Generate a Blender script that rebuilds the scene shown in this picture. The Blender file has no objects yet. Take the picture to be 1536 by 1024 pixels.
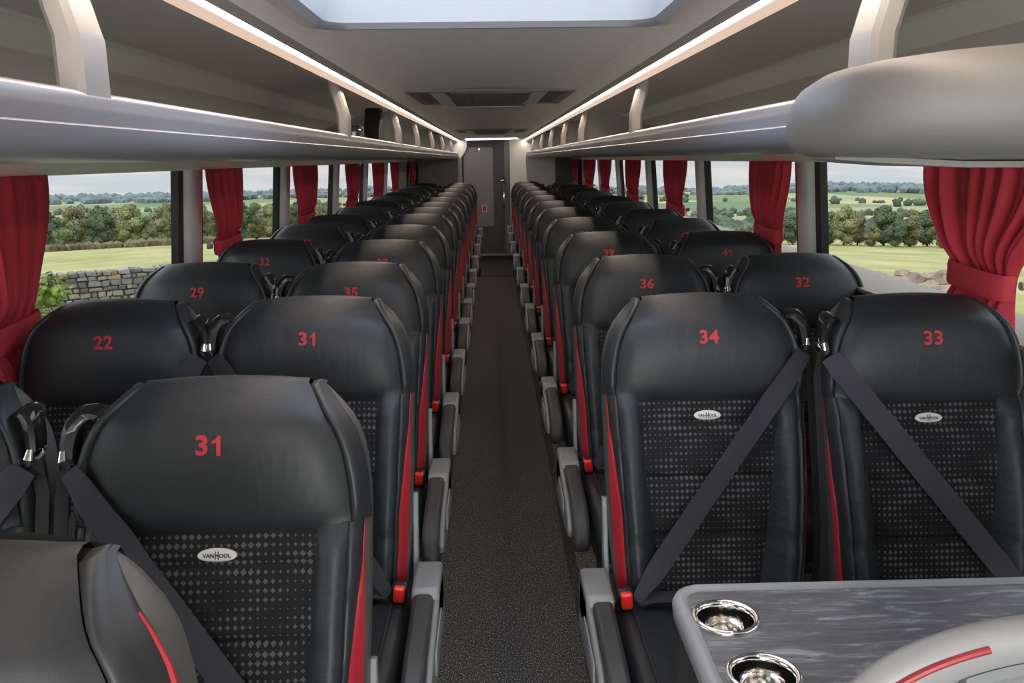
import bpy, math, random
from mathutils import Vector, Matrix, noise
random.seed(7)
PI = math.pi
S = bpy.context.scene
COL = S.collection

# ------------------------------------------------------------------ materials
def new_mat(name):
    m = bpy.data.materials.new(name); m.use_nodes = True
    nt = m.node_tree; nt.nodes.clear()
    out = nt.nodes.new('ShaderNodeOutputMaterial')
    return m, nt, out

def pbsdf(nt, out, color, rough, metal=0.0, spec=0.5):
    b = nt.nodes.new('ShaderNodeBsdfPrincipled')
    b.inputs['Base Color'].default_value = (*color, 1)
    b.inputs['Roughness'].default_value = rough
    b.inputs['Metallic'].default_value = metal
    b.inputs['Specular IOR Level'].default_value = spec
    nt.links.new(b.outputs[0], out.inputs['Surface'])
    return b

def simple(name, color, rough=0.5, metal=0.0, spec=0.5, bump=None, vary=None, coat=0.0):
    """bump=(scale, strength, distance); vary=(scale, amount) mottles the colour."""
    m, nt, out = new_mat(name)
    b = pbsdf(nt, out, color, rough, metal, spec)
    b.inputs['Coat Weight'].default_value = coat
    tc = nt.nodes.new('ShaderNodeTexCoord')
    if bump:
        n = nt.nodes.new('ShaderNodeTexNoise'); n.inputs['Scale'].default_value = bump[0]
        n.inputs['Detail'].default_value = 4
        nt.links.new(tc.outputs['Object'], n.inputs['Vector'])
        bp = nt.nodes.new('ShaderNodeBump'); bp.inputs['Strength'].default_value = bump[1]
        bp.inputs['Distance'].default_value = bump[2]
        nt.links.new(n.outputs['Fac'], bp.inputs['Height']); nt.links.new(bp.outputs[0], b.inputs['Normal'])
    if vary:
        n2 = nt.nodes.new('ShaderNodeTexNoise'); n2.inputs['Scale'].default_value = vary[0]
        n2.inputs['Detail'].default_value = 5
        nt.links.new(tc.outputs['Object'], n2.inputs['Vector'])
        r = nt.nodes.new('ShaderNodeValToRGB')
        r.color_ramp.elements[0].position = 0.3; r.color_ramp.elements[1].position = 0.7
        a = vary[1]
        r.color_ramp.elements[0].color = (*[max(0, c*(1-a)) for c in color], 1)
        r.color_ramp.elements[1].color = (*[min(1, c*(1+a)) for c in color], 1)
        nt.links.new(n2.outputs['Fac'], r.inputs[0]); nt.links.new(r.outputs[0], b.inputs['Base Color'])
    return m

def emit(name, color, strength):
    m, nt, out = new_mat(name)
    e = nt.nodes.new('ShaderNodeEmission'); e.inputs[0].default_value = (*color, 1); e.inputs[1].default_value = strength
    nt.links.new(e.outputs[0], out.inputs['Surface'])
    return m

def math_node(nt, op, a, b=None):
    n = nt.nodes.new('ShaderNodeMath'); n.operation = op
    for i, v in enumerate((a, b)):
        if v is None: continue
        if isinstance(v, (int, float)): n.inputs[i].default_value = v
        else: nt.links.new(v, n.inputs[i])
    return n.outputs[0]

def leather_mat(name, color, rough):
    m, nt, out = new_mat(name)
    b = pbsdf(nt, out, color, rough, 0, 0.4)
    tc = nt.nodes.new('ShaderNodeTexCoord')
    v = nt.nodes.new('ShaderNodeTexVoronoi'); v.inputs['Scale'].default_value = 420
    nt.links.new(tc.outputs['Object'], v.inputs['Vector'])
    mp = nt.nodes.new('ShaderNodeMapping'); mp.inputs['Scale'].default_value = (26, 26, 7)
    nt.links.new(tc.outputs['Object'], mp.inputs['Vector'])
    n = nt.nodes.new('ShaderNodeTexNoise'); n.inputs['Scale'].default_value = 1.0; n.inputs['Detail'].default_value = 2
    nt.links.new(mp.outputs[0], n.inputs['Vector'])
    b1 = nt.nodes.new('ShaderNodeBump'); b1.inputs['Strength'].default_value = 0.12; b1.inputs['Distance'].default_value = 0.001
    nt.links.new(v.outputs['Distance'], b1.inputs['Height'])
    b2 = nt.nodes.new('ShaderNodeBump'); b2.inputs['Strength'].default_value = 0.35; b2.inputs['Distance'].default_value = 0.006
    nt.links.new(n.outputs['Fac'], b2.inputs['Height']); nt.links.new(b1.outputs[0], b2.inputs['Normal'])
    nt.links.new(b2.outputs[0], b.inputs['Normal'])
    return m

def crease_mat(name, color, rough):
    m, nt, out = new_mat(name)
    b = pbsdf(nt, out, color, rough, 0, 0.4)
    tc = nt.nodes.new('ShaderNodeTexCoord')
    mp = nt.nodes.new('ShaderNodeMapping'); mp.inputs['Scale'].default_value = (9, 9, 38); mp.inputs['Rotation'].default_value = (0, 0.5, 0)
    nt.links.new(tc.outputs['Object'], mp.inputs['Vector'])
    n = nt.nodes.new('ShaderNodeTexNoise'); n.inputs['Scale'].default_value = 1.0; n.inputs['Detail'].default_value = 3
    n.inputs['Distortion'].default_value = 0.8
    nt.links.new(mp.outputs[0], n.inputs['Vector'])
    b2 = nt.nodes.new('ShaderNodeBump'); b2.inputs['Strength'].default_value = 0.5; b2.inputs['Distance'].default_value = 0.007
    nt.links.new(n.outputs['Fac'], b2.inputs['Height'])
    nt.links.new(b2.outputs[0], b.inputs['Normal'])
    return m

def fabric_mat():
    m, nt, out = new_mat('dotted_fabric')
    b = pbsdf(nt, out, (0.012, 0.012, 0.013), 0.85, 0, 0.25)
    tc = nt.nodes.new('ShaderNodeTexCoord'); sp = nt.nodes.new('ShaderNodeSeparateXYZ')
    nt.links.new(tc.outputs['Object'], sp.inputs[0])
    u = math_node(nt, 'DIVIDE', sp.outputs['X'], 0.0112); v = math_node(nt, 'DIVIDE', sp.outputs['Z'], 0.0132)
    fu = math_node(nt, 'ABSOLUTE', math_node(nt, 'SUBTRACT', math_node(nt, 'FRACT', math_node(nt, 'ADD', u, 100.0)), 0.5))
    fv = math_node(nt, 'ABSOLUTE', math_node(nt, 'SUBTRACT', math_node(nt, 'FRACT', math_node(nt, 'ADD', v, 100.0)), 0.5))
    d = math_node(nt, 'ADD', math_node(nt, 'MULTIPLY', fu, 0.9), fv)
    cu = math_node(nt, 'FLOOR', math_node(nt, 'ADD', u, 100.0)); cv = math_node(nt, 'FLOOR', math_node(nt, 'ADD', v, 100.0))
    # dot size: waves along each row, phase drifts from row to row
    ph = math_node(nt, 'MULTIPLY', math_node(nt, 'SINE', math_node(nt, 'MULTIPLY', cv, 0.9)), 1.6)
    w1 = math_node(nt, 'SINE', math_node(nt, 'ADD', math_node(nt, 'MULTIPLY', cu, 0.62), ph))
    w2 = math_node(nt, 'SINE', math_node(nt, 'MULTIPLY', cv, 0.55))
    r = math_node(nt, 'ADD', 0.25, math_node(nt, 'MULTIPLY', math_node(nt, 'ADD', w1, math_node(nt, 'MULTIPLY', w2, 0.6)), 0.10))
    mask = math_node(nt, 'LESS_THAN', d, r)
    mix = nt.nodes.new('ShaderNodeMix'); mix.data_type = 'RGBA'
    nt.links.new(mask, mix.inputs['Factor'])
    mix.inputs[6].default_value = (0.012, 0.012, 0.014, 1); mix.inputs[7].default_value = (0.085, 0.087, 0.095, 1)
    nt.links.new(mix.outputs[2], b.inputs['Base Color'])
    n = nt.nodes.new('ShaderNodeTexNoise'); n.inputs['Scale'].default_value = 900
    nt.links.new(tc.outputs['Object'], n.inputs['Vector'])
    bp = nt.nodes.new('ShaderNodeBump'); bp.inputs['Strength'].default_value = 0.3; bp.inputs['Distance'].default_value = 0.001
    nt.links.new(n.outputs['Fac'], bp.inputs['Height']); nt.links.new(bp.outputs[0], b.inputs['Normal'])
    return m

def carpet_mat():
    m, nt, out = new_mat('carpet')
    b = pbsdf(nt, out, (0.03, 0.03, 0.03), 0.95, 0, 0.1)
    tc = nt.nodes.new('ShaderNodeTexCoord')
    mp = nt.nodes.new('ShaderNodeMapping'); mp.inputs['Scale'].default_value = (260, 150, 200)
    nt.links.new(tc.outputs['Object'], mp.inputs['Vector'])
    n = nt.nodes.new('ShaderNodeTexNoise'); n.inputs['Scale'].default_value = 1.0; n.inputs['Detail'].default_value = 3
    nt.links.new(mp.outputs[0], n.inputs['Vector'])
    r = nt.nodes.new('ShaderNodeValToRGB'); e = r.color_ramp.elements
    e[0].position = 0.42; e[0].color = (0.045, 0.0445, 0.044, 1); e[1].position = 0.70; e[1].color = (0.62, 0.60, 0.58, 1)
    k = e.new(0.58); k.color = (0.17, 0.165, 0.16, 1)
    nt.links.new(n.outputs['Fac'], r.inputs[0]); nt.links.new(r.outputs[0], b.inputs['Base Color'])
    bp = nt.nodes.new('ShaderNodeBump'); bp.inputs['Strength'].default_value = 0.7; bp.inputs['Distance'].default_value = 0.004
    nt.links.new(n.outputs['Fac'], bp.inputs['Height']); nt.links.new(bp.outputs[0], b.inputs['Normal'])
    return m

def table_mat():
    m, nt, out = new_mat('slate_laminate')
    b = pbsdf(nt, out, (0.1, 0.1, 0.11), 0.38, 0, 0.5)
    tc = nt.nodes.new('ShaderNodeTexCoord')
    mp = nt.nodes.new('ShaderNodeMapping'); mp.inputs['Scale'].default_value = (9, 55, 20); mp.inputs['Rotation'].default_value = (0, 0, 0.05)
    nt.links.new(tc.outputs['Object'], mp.inputs['Vector'])
    n = nt.nodes.new('ShaderNodeTexNoise'); n.inputs['Scale'].default_value = 1.0; n.inputs['Detail'].default_value = 8
    n.inputs['Roughness'].default_value = 0.68; n.inputs['Distortion'].default_value = 1.2
    nt.links.new(mp.outputs[0], n.inputs['Vector'])
    r = nt.nodes.new('ShaderNodeValToRGB'); e = r.color_ramp.elements
    e[0].position = 0.32; e[0].color = (0.075, 0.08, 0.09, 1); e[1].position = 0.74; e[1].color = (0.50, 0.51, 0.53, 1)
    k = e.new(0.55); k.color = (0.14, 0.147, 0.165, 1)
    nt.links.new(n.outputs['Fac'], r.inputs[0]); nt.links.new(r.outputs[0], b.inputs['Base Color'])
    return m

def glass_mat():
    m, nt, out = new_mat('window_glass')
    t = nt.nodes.new('ShaderNodeBsdfTransparent'); t.inputs[0].default_value = (0.0855, 0.0893, 0.0885, 1)
    g = nt.nodes.new('ShaderNodeBsdfGlossy'); g.inputs['Roughness'].default_value = 0.02
    f = nt.nodes.new('ShaderNodeLayerWeight'); f.inputs['Blend'].default_value = 0.5
    fac = math_node(nt, 'ADD', math_node(nt, 'MULTIPLY', math_node(nt, 'POWER', f.outputs['Facing'], 4.0), 0.25), 0.02)
    mx = nt.nodes.new('ShaderNodeMixShader')
    nt.links.new(fac, mx.inputs[0]); nt.links.new(t.outputs[0], mx.inputs[1]); nt.links.new(g.outputs[0], mx.inputs[2])
    nt.links.new(mx.outputs[0], out.inputs['Surface'])
    return m

def frosted_mat():
    m, nt, out = new_mat('frosted_hatch')
    t = nt.nodes.new('ShaderNodeBsdfTranslucent'); t.inputs[0].default_value = (0.145, 0.165, 0.20, 1)
    g = nt.nodes.new('ShaderNodeBsdfDiffuse'); g.inputs[0].default_value = (0.5, 0.53, 0.6, 1)
    mx = nt.nodes.new('ShaderNodeMixShader'); mx.inputs[0].default_value = 0.25
    nt.links.new(t.outputs[0], mx.inputs[1]); nt.links.new(g.outputs[0], mx.inputs[2])
    nt.links.new(mx.outputs[0], out.inputs['Surface'])
    return m

def stone_mat():
    m, nt, out = new_mat('field_stone')
    b = pbsdf(nt, out, (0.3, 0.28, 0.26), 0.9)
    g = nt.nodes.new('ShaderNodeNewGeometry')
    r = nt.nodes.new('ShaderNodeValToRGB'); e = r.color_ramp.elements
    e[0].position = 0; e[0].color = (0.085, 0.083, 0.08, 1); e[1].position = 1; e[1].color = (0.24, 0.23, 0.215, 1)
    for p, c in ((0.3, (0.15, 0.145, 0.145)), (0.6, (0.19, 0.178, 0.155)), (0.8, (0.21, 0.16, 0.115))):
        k = e.new(p); k.color = (*c, 1)
    nt.links.new(g.outputs['Random Per Island'], r.inputs[0]); nt.links.new(r.outputs[0], b.inputs['Base Color'])
    n = nt.nodes.new('ShaderNodeTexNoise'); n.inputs['Scale'].default_value = 9; n.inputs['Detail'].default_value = 5
    tc = nt.nodes.new('ShaderNodeTexCoord'); nt.links.new(tc.outputs['Object'], n.inputs['Vector'])
    bp = nt.nodes.new('ShaderNodeBump'); bp.inputs['Strength'].default_value = 0.5; bp.inputs['Distance'].default_value = 0.03
    nt.links.new(n.outputs['Fac'], bp.inputs['Height']); nt.links.new(bp.outputs[0], b.inputs['Normal'])
    return m

def leaf_mat(name, c0, c1):
    m, nt, out = new_mat(name)
    b = pbsdf(nt, out, c0, 0.8, 0, 0.2)
    g = nt.nodes.new('ShaderNodeNewGeometry')
    r = nt.nodes.new('ShaderNodeValToRGB'); e = r.color_ramp.elements
    e[0].color = (*c0, 1); e[1].color = (*c1, 1)
    nt.links.new(g.outputs['Random Per Island'], r.inputs[0]); nt.links.new(r.outputs[0], b.inputs['Base Color'])
    return m

def ground_mat():
    m, nt, out = new_mat('farmland')
    b = pbsdf(nt, out, (0.216, 0.238, 0.086), 0.95, 0, 0.1)
    tc = nt.nodes.new('ShaderNodeTexCoord')
    def vor(scale):
        mp = nt.nodes.new('ShaderNodeMapping'); mp.inputs['Scale'].default_value = scale
        nt.links.new(tc.outputs['Object'], mp.inputs['Vector'])
        v = nt.nodes.new('ShaderNodeTexVoronoi'); v.inputs['Scale'].default_value = 1.0
        nt.links.new(mp.outputs[0], v.inputs['Vector'])
        return v
    v = vor((0.010, 0.0062, 0.0))
    sc = nt.nodes.new('ShaderNodeSeparateColor'); nt.links.new(v.outputs['Color'], sc.inputs[0])
    fr = nt.nodes.new('ShaderNodeValToRGB'); fr.color_ramp.interpolation = 'CONSTANT'; e = fr.color_ramp.elements
    e[0].position = 0; e[0].color = (0.16, 0.20, 0.10, 1); e[1].position = 0.85; e[1].color = (0.35, 0.30, 0.16, 1)
    for p, c in ((0.25, (0.24, 0.27, 0.15)), (0.45, (0.37, 0.33, 0.19)), (0.6, (0.125, 0.18, 0.10)), (0.72, (0.26, 0.28, 0.17))):
        k = e.new(p); k.color = (*c, 1)
    nt.links.new(sc.outputs[0], fr.inputs[0])
    # near meadow: straw and green streaks
    mp = nt.nodes.new('ShaderNodeMapping'); mp.inputs['Scale'].default_value = (0.12, 0.05, 0)
    nt.links.new(tc.outputs['Object'], mp.inputs['Vector'])
    n = nt.nodes.new('ShaderNodeTexNoise'); n.inputs['Scale'].default_value = 1; n.inputs['Detail'].default_value = 8; n.inputs['Roughness'].default_value = 0.7
    nt.links.new(mp.outputs[0], n.inputs['Vector'])
    gr = nt.nodes.new('ShaderNodeValToRGB'); e = gr.color_ramp.elements
    e[0].position = 0.36; e[0].color = (0.20, 0.23, 0.085, 1); e[1].position = 0.64; e[1].color = (0.40, 0.35, 0.18, 1)
    k = e.new(0.5); k.color = (0.29, 0.29, 0.125, 1)
    nt.links.new(n.outputs['Fac'], gr.inputs[0])
    # blend by real distance from the bend where the meadow ends
    ln = nt.nodes.new('ShaderNodeVectorMath'); ln.operation = 'LENGTH'
    nt.links.new(tc.outputs['Object'], ln.inputs[0])
    f = math_node(nt, 'GREATER_THAN', ln.outputs['Value'], 260.0)
    mx = nt.nodes.new('ShaderNodeMix'); mx.data_type = 'RGBA'
    nt.links.new(f, mx.inputs['Factor']); nt.links.new(gr.outputs[0], mx.inputs[6]); nt.links.new(fr.outputs[0], mx.inputs[7])
    # the lane the coach stands on: unseen, added in pale grey to keep bounced light neutral
    sx = nt.nodes.new('ShaderNodeSeparateXYZ'); nt.links.new(tc.outputs['Object'], sx.inputs[0])
    lane = math_node(nt, 'LESS_THAN', math_node(nt, 'ABSOLUTE', sx.outputs['X']), 5.5)
    m2 = nt.nodes.new('ShaderNodeMix'); m2.data_type = 'RGBA'
    nt.links.new(lane, m2.inputs['Factor']); nt.links.new(mx.outputs[2], m2.inputs[6]); m2.inputs[7].default_value = (0.30, 0.30, 0.31, 1)
    nt.links.new(m2.outputs[2], b.inputs['Base Color'])
    return m

M = dict(
    leather=leather_mat('black_leather', (0.021, 0.024, 0.0275), 0.47),
    bolster=crease_mat('creased_leather', (0.025, 0.031, 0.036), 0.49),
    piping=simple('leather_piping', (0.022, 0.025, 0.028), 0.45, bump=(300, 0.1, 0.001)),
    shell=simple('seat_shell', (0.10, 0.10, 0.095), 0.45, bump=(400, 0.15, 0.001)),
    fabric=fabric_mat(),
    red=simple('red_leather', (0.34, 0.016, 0.028), 0.5, bump=(300, 0.1, 0.001)),
    stitch=simple('red_embroidery', (0.50, 0.03, 0.045), 0.6, bump=(900, 0.5, 0.001)),
    buckle=simple('buckle_red', (0.75, 0.03, 0.02), 0.3),
    black=simple('black_plastic', (0.012, 0.012, 0.013), 0.4),
    gloss=simple('gloss_black', (0.012, 0.012, 0.012), 0.12),
    dark=simple('dark_trim', (0.035, 0.034, 0.034), 0.55),
    webbing=simple('belt_webbing', (0.030, 0.030, 0.040), 0.7, bump=(700, 0.3, 0.001)),
    webdark=simple('dark_webbing', (0.016, 0.016, 0.018), 0.7, bump=(700, 0.3, 0.001)),
    chrome=simple('chrome', (0.85, 0.84, 0.82), 0.08, 1.0),
    badge=simple('badge_silver', (0.62, 0.62, 0.61), 0.4),
    badgeink=simple('badge_ink', (0.02, 0.02, 0.02), 0.5),
    armgrey=simple('armrest_grey', (0.21, 0.22, 0.22), 0.42, bump=(350, 0.1, 0.001)),
    armpad=simple('armrest_pad', (0.042, 0.041, 0.042), 0.5, bump=(500, 0.2, 0.001)),
    carpet=carpet_mat(),
    platform=simple('platform_cover', (0.02, 0.02, 0.02), 0.8),
    wall=simple('side_lining', (0.42, 0.42, 0.43), 0.7),
    pillar=simple('pillar_grey', (0.68, 0.70, 0.74), 0.45),
    header=simple('header_cream', (0.84, 0.82, 0.76), 0.4),
    sill=simple('sill_beige', (0.25, 0.205, 0.155), 0.5),
    seal=simple('rubber_seal', (0.012, 0.013, 0.015), 0.5),
    ceiling=simple('ceiling_lining', (0.85, 0.825, 0.81), 0.85, bump=(500, 0.15, 0.001), vary=(40, 0.05)),
    rackroof=simple('rack_lining', (0.60, 0.595, 0.595), 0.85, bump=(500, 0.15, 0.001)),
    band=simple('rack_band', (0.72, 0.745, 0.77), 0.55),
    fascia=simple('rack_fascia', (0.265, 0.265, 0.305), 0.28, spec=0.6),
    under=simple('rack_underside', (0.55, 0.56, 0.56), 0.12, spec=0.8),
    post=simple('rack_post', (0.33, 0.31, 0.31), 0.45),
    coveglow=emit('cove_band_glow', (1.0, 0.74, 0.58), 0.16),  # trim beside the LED; its peach glow is emission standing in for spilled light
    cove=simple('cove_grey', (0.36, 0.34, 0.32), 0.6),
    led=emit('warm_led', (1.0, 0.82, 0.66), 9.0),
    ledcool=emit('cool_led', (0.80, 0.88, 1.0), 3.0),
    acgrey=simple('vent_grey', (0.26, 0.25, 0.24), 0.6),
    acdark=simple('vent_dark', (0.14, 0.138, 0.135), 0.6),
    aclight=simple('vent_edge', (0.34, 0.34, 0.33), 0.4),
    frosted=frosted_mat(),
    hatchframe=simple('hatch_frame', (0.36, 0.36, 0.37), 0.5),
    pod=simple('pod_leather', (0.165, 0.160, 0.160), 0.55, bump=(260, 0.18, 0.002)),
    podbase=simple('pod_base', (0.20, 0.195, 0.19), 0.5),
    curtain=simple('curtain_red', (0.50, 0.032, 0.062), 0.8, bump=(500, 0.2, 0.001)),
    tieband=simple('curtain_tie', (0.54, 0.036, 0.066), 0.75, bump=(300, 0.2, 0.001)),
    glass=glass_mat(),
    slate=table_mat(),
    rim=simple('table_rim', (0.29, 0.305, 0.32), 0.38),
    backgrey=simple('seat_back_grey', (0.27, 0.27, 0.275), 0.42, bump=(350, 0.1, 0.001)),
    backinner=simple('seat_back_inner', (0.23, 0.232, 0.235), 0.5),
    redline=simple('red_line', (0.30, 0.018, 0.022), 0.4),
    rearwall=simple('rear_wall', (0.26, 0.26, 0.26), 0.7, vary=(30, 0.08)),
    reardoor=simple('rear_door', (0.10, 0.10, 0.105), 0.6),
    rearpanel=simple('rear_door_panel', (0.27, 0.27, 0.27), 0.6, bump=(600, 0.2, 0.001)),
    pale=simple('pale_partition', (0.78, 0.83, 0.80), 0.5),
    notice=simple('notice_paper', (0.75, 0.72, 0.70), 0.6),
    noticered=simple('notice_red', (0.65, 0.08, 0.1), 0.6),
    step=simple('step_cover', (0.30, 0.265, 0.255), 0.8),
    stone=stone_mat(), ground=ground_mat(),
    rubble=simple('brown_rubble', (0.22, 0.17, 0.13), 0.9, bump=(6, 0.6, 0.05), vary=(2.5, 0.5)),
    trunk=simple('bark', (0.10, 0.085, 0.065), 0.9),
    leafa=leaf_mat('leaves_dark', (0.054, 0.083, 0.054), (0.122, 0.151, 0.086)),
    leafb=leaf_mat('leaves_olive', (0.086, 0.108, 0.050), (0.194, 0.209, 0.101)),
    leafc=leaf_mat('leaves_light', (0.130, 0.151, 0.065), (0.266, 0.266, 0.130)),
    leafd=leaf_mat('leaves_brown', (0.122, 0.115, 0.065), (0.230, 0.202, 0.122)),
    leafe=leaf_mat('leaves_fresh', (0.086, 0.158, 0.022), (0.245, 0.317, 0.058)),
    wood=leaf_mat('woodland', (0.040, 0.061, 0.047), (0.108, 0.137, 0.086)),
    ridge=leaf_mat('ridge_haze_tint', (0.10, 0.135, 0.145), (0.155, 0.195, 0.205)),  # distance haze put into the leaf colour as a pale bluish tone
    hedge=leaf_mat('hedge_leaves', (0.079, 0.068, 0.040), (0.158, 0.137, 0.079)),
)

# ------------------------------------------------------------------ mesh helpers
class MB:
    def __init__(s): s.v = []; s.f = []
    def add(s, verts, faces):
        o = len(s.v); s.v += [tuple(p) for p in verts]; s.f += [tuple(i+o for i in f) for f in faces]
    def grid(s, rows, closed=False, caps=False):
        n = len(rows[0]); vs = [p for r in rows for p in r]; fs = []
        m = n if closed else n-1
        for i in range(len(rows)-1):
            for j in range(m):
                k = (j+1) % n
                fs.append((i*n+j, i*n+k, (i+1)*n+k, (i+1)*n+j))
        if caps:
            fs.append(tuple(range(n-1, -1, -1))); o = (len(rows)-1)*n; fs.append(tuple(o+j for j in range(n)))
        s.add(vs, fs)
    def box(s, x0, x1, y0, y1, z0, z1):
        s.add([(x0,y0,z0),(x1,y0,z0),(x1,y1,z0),(x0,y1,z0),(x0,y0,z1),(x1,y0,z1),(x1,y1,z1),(x0,y1,z1)],
              [(0,3,2,1),(4,5,6,7),(0,1,5,4),(1,2,6,5),(2,3,7,6),(3,0,4,7)])
    def rbox(s, x0, x1, y0, y1, z0, z1, r):
        """box with rounded vertical and horizontal edges (superellipse loft along z)"""
        cx, cy = (x0+x1)/2, (y0+y1)/2; hx, hy = (x1-x0)/2, (y1-y0)/2
        rows = []
        prof = [(r, 0), (r*0.3, r*0.3), (0, r), (0, -r), (r*0.3, -r*0.3), (r, 0)]
        for i, (ins, dz) in enumerate(prof):
            z = (z0 if i < 3 else z1) + dz
            ring = []
            for q, (sx, sy) in enumerate(((1,1),(-1,1),(-1,-1),(1,-1))):
                for k in range(5):
                    a = q*PI/2 + k*PI/8
                    ring.append((cx + sx*(hx-r) + (r-ins)*math.cos(a), cy + sy*(hy-r) + (r-ins)*math.sin(a), z))
            rows.append(ring)
        s.grid(rows, closed=True, caps=True)
    def tube(s, pts, r, n=10, caps=True):
        pts = [Vector(p) for p in pts]; rows = []
        up = Vector((0, 0, 1))
        prev = None
        for i, p in enumerate(pts):
            t = (pts[min(i+1, len(pts)-1)] - pts[max(i-1, 0)]).normalized()
            if prev is None:
                a = t.cross(up)
                if a.length < 1e-3: a = t.cross(Vector((1, 0, 0)))
            else:
                a = prev - t*prev.dot(t)
            a.normalize(); prev = a; b = t.cross(a)
            rr = r[i] if isinstance(r, (list, tuple)) else r
            rows.append([p + a*(rr*math.cos(2*PI*k/n)) + b*(rr*math.sin(2*PI*k/n)) for k in range(n)])
        s.grid(rows, closed=True, caps=caps)
    def prism(s, poly, axis, a0, a1):
        """poly: list of 2D points; axis 'x' (poly in y,z), 'y' (x,z), 'z' (x,y)"""
        def P(u, v, a): return {'x': (a,u,v), 'y': (u,a,v), 'z': (u,v,a)}[axis]
        n = len(poly)
        s.add([P(u,v,a0) for u,v in poly]+[P(u,v,a1) for u,v in poly],
              [tuple(range(n-1,-1,-1)), tuple(range(n,2*n))]+[(i,(i+1)%n,n+(i+1)%n,n+i) for i in range(n)])
    def sheet(s, prof, y0, y1, n=1):
        """open profile (x,z) swept along y"""
        s.grid([[(x, y0+(y1-y0)*i/n, z) for x, z in prof] for i in range(n+1)])
    def build(s, name, mat, parent=None, smooth=35, loc=None, bevel=0, fix=True):
        me = bpy.data.meshes.new(name); me.from_pydata(s.v, [], s.f); me.materials.append(mat)
        if fix:
            import bmesh
            bm = bmesh.new(); bm.from_mesh(me); bmesh.ops.recalc_face_normals(bm, faces=bm.faces); bm.to_mesh(me); bm.free()
        if smooth:
            me.polygons.foreach_set('use_smooth', [True]*len(me.polygons))
            me.set_sharp_from_angle(angle=math.radians(smooth))
        me.update()
        o = bpy.data.objects.new(name, me); COL.objects.link(o)
        if loc is not None: o.location = loc
        if parent is not None: o.parent = parent
        if bevel:
            b = o.modifiers.new('bevel', 'BEVEL'); b.width = bevel; b.segments = 2; b.limit_method = 'ANGLE'
        return o

def tag(o, label=None, cat=None, group=None, kind=None):
    if label: o['label'] = label
    if cat: o['category'] = cat
    if group: o['group'] = group
    if kind: o['kind'] = kind
    return o
def thing(name, label, cat, loc=(0,0,0), rz=0, group=None):
    o = bpy.data.objects.new(name, None); COL.objects.link(o); o.empty_display_size = 0.1
    o.location = loc; o.rotation_euler = (0, 0, rz)
    return tag(o, label, cat, group)
def copy_tree(o, parent=None):
    c = o.copy(); COL.objects.link(c)
    if parent is not None: c.parent = parent
    for ch in list(o.children): copy_tree(ch, c)
    return c
def struct(name, mb, mat, label=None, cat=None, **k):
    o = mb.build(name, mat, **k); o['kind'] = 'structure'
    if label: o['label'] = label
    if cat: o['category'] = cat
    return o
def lerp(a, b, t): return a+(b-a)*t
def smooth01(t):
    t = max(0.0, min(1.0, t)); return t*t*(3-2*t)
def table(x, pts):
    if x <= pts[0][0]: return pts[0][1]
    for (x0, y0), (x1, y1) in zip(pts, pts[1:]):
        if x <= x1: return lerp(y0, y1, (x-x0)/(x1-x0))
    return pts[-1][1]

def text_mesh(txt, size, depth, res=3, width=1.0):
    cu = bpy.data.curves.new('txt', 'FONT'); cu.body = txt; cu.size = size; cu.extrude = depth
    cu.align_x = 'CENTER'; cu.align_y = 'CENTER'; cu.resolution_u = res; cu.offset = 0.0010*size/0.04
    ob = bpy.data.objects.new('txt', cu); COL.objects.link(ob)
    dg = bpy.context.evaluated_depsgraph_get(); dg.update()
    me = bpy.data.meshes.new_from_object(ob.evaluated_get(dg))
    vs = [(v.co.x*width, v.co.y, v.co.z) for v in me.vertices]; fs = [tuple(p.vertices) for p in me.polygons]
    bpy.data.objects.remove(ob); bpy.data.curves.remove(cu); bpy.data.meshes.remove(me)
    return vs, fs

# ------------------------------------------------------------------ seat
ZB, ZH, ZT = 0.40, 0.880, 1.090          # backrest bottom, headrest seam, top (above the platform)
def half_w(z):
    return table(z, [(0.40,0.196),(0.46,0.206),(0.55,0.214),(0.70,0.221),(0.88,0.2225),(0.94,0.219),(0.98,0.212),(1.01,0.203),
                     (1.035,0.191),(1.055,0.177),(1.07,0.165),(1.082,0.153),(1.09,0.143)])
def y_base(z):
    t = (z-0.42)/0.67
    return 0.16*t - 0.016*math.sin(PI*max(0, min(1, (z-0.42)/0.46)))
def y_front(x, z):
    """front surface of the backrest in seat space"""
    a = abs(x)/half_w(z)
    y = y_base(z)
    low = 1-smooth01((z-0.865)/0.03)
    amp = table(z, [(0.40,0.034),(0.55,0.042),(0.72,0.034),(0.88,0.020)])
    bol = -amp*smooth01((a-0.56)/0.22)*(1-0.55*smooth01((a-0.80)/0.2))
    hb = math.sin(PI*max(0, min(1, (z-0.868)/0.26)))**0.7 if z > 0.868 else 0
    head = -0.034*hb*(1-0.75*a**3.2)
    roll = 0.055*max(0, (z-1.035)/0.055)**2.2 if z > 1.035 else 0
    seams = 0
    for zs in (0.822, 0.710, 0.585):
        seams += 0.008*math.exp(-((z-zs)/0.0065)**2)
    edge = 0.020*smooth01((a-0.90)/0.10)
    return y + low*(bol+seams) + (1-low)*head + roll + edge
def y_back(z):
    return y_base(z) + table(z, [(0.40,0.085),(0.7,0.105),(0.9,0.115),(1.0,0.115),(1.06,0.105),(1.09,0.085)])
def dome(a, z):
    return z - 0.010*a*a*smooth01((z-0.97)/0.12)
def puff(u, k=9.0):
    return min(1.0, u*k)*min(1.0, (1-u)*k)
def lin(a, b, n): return [a+(b-a)*i/(n-1) for i in range(n)]

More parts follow.
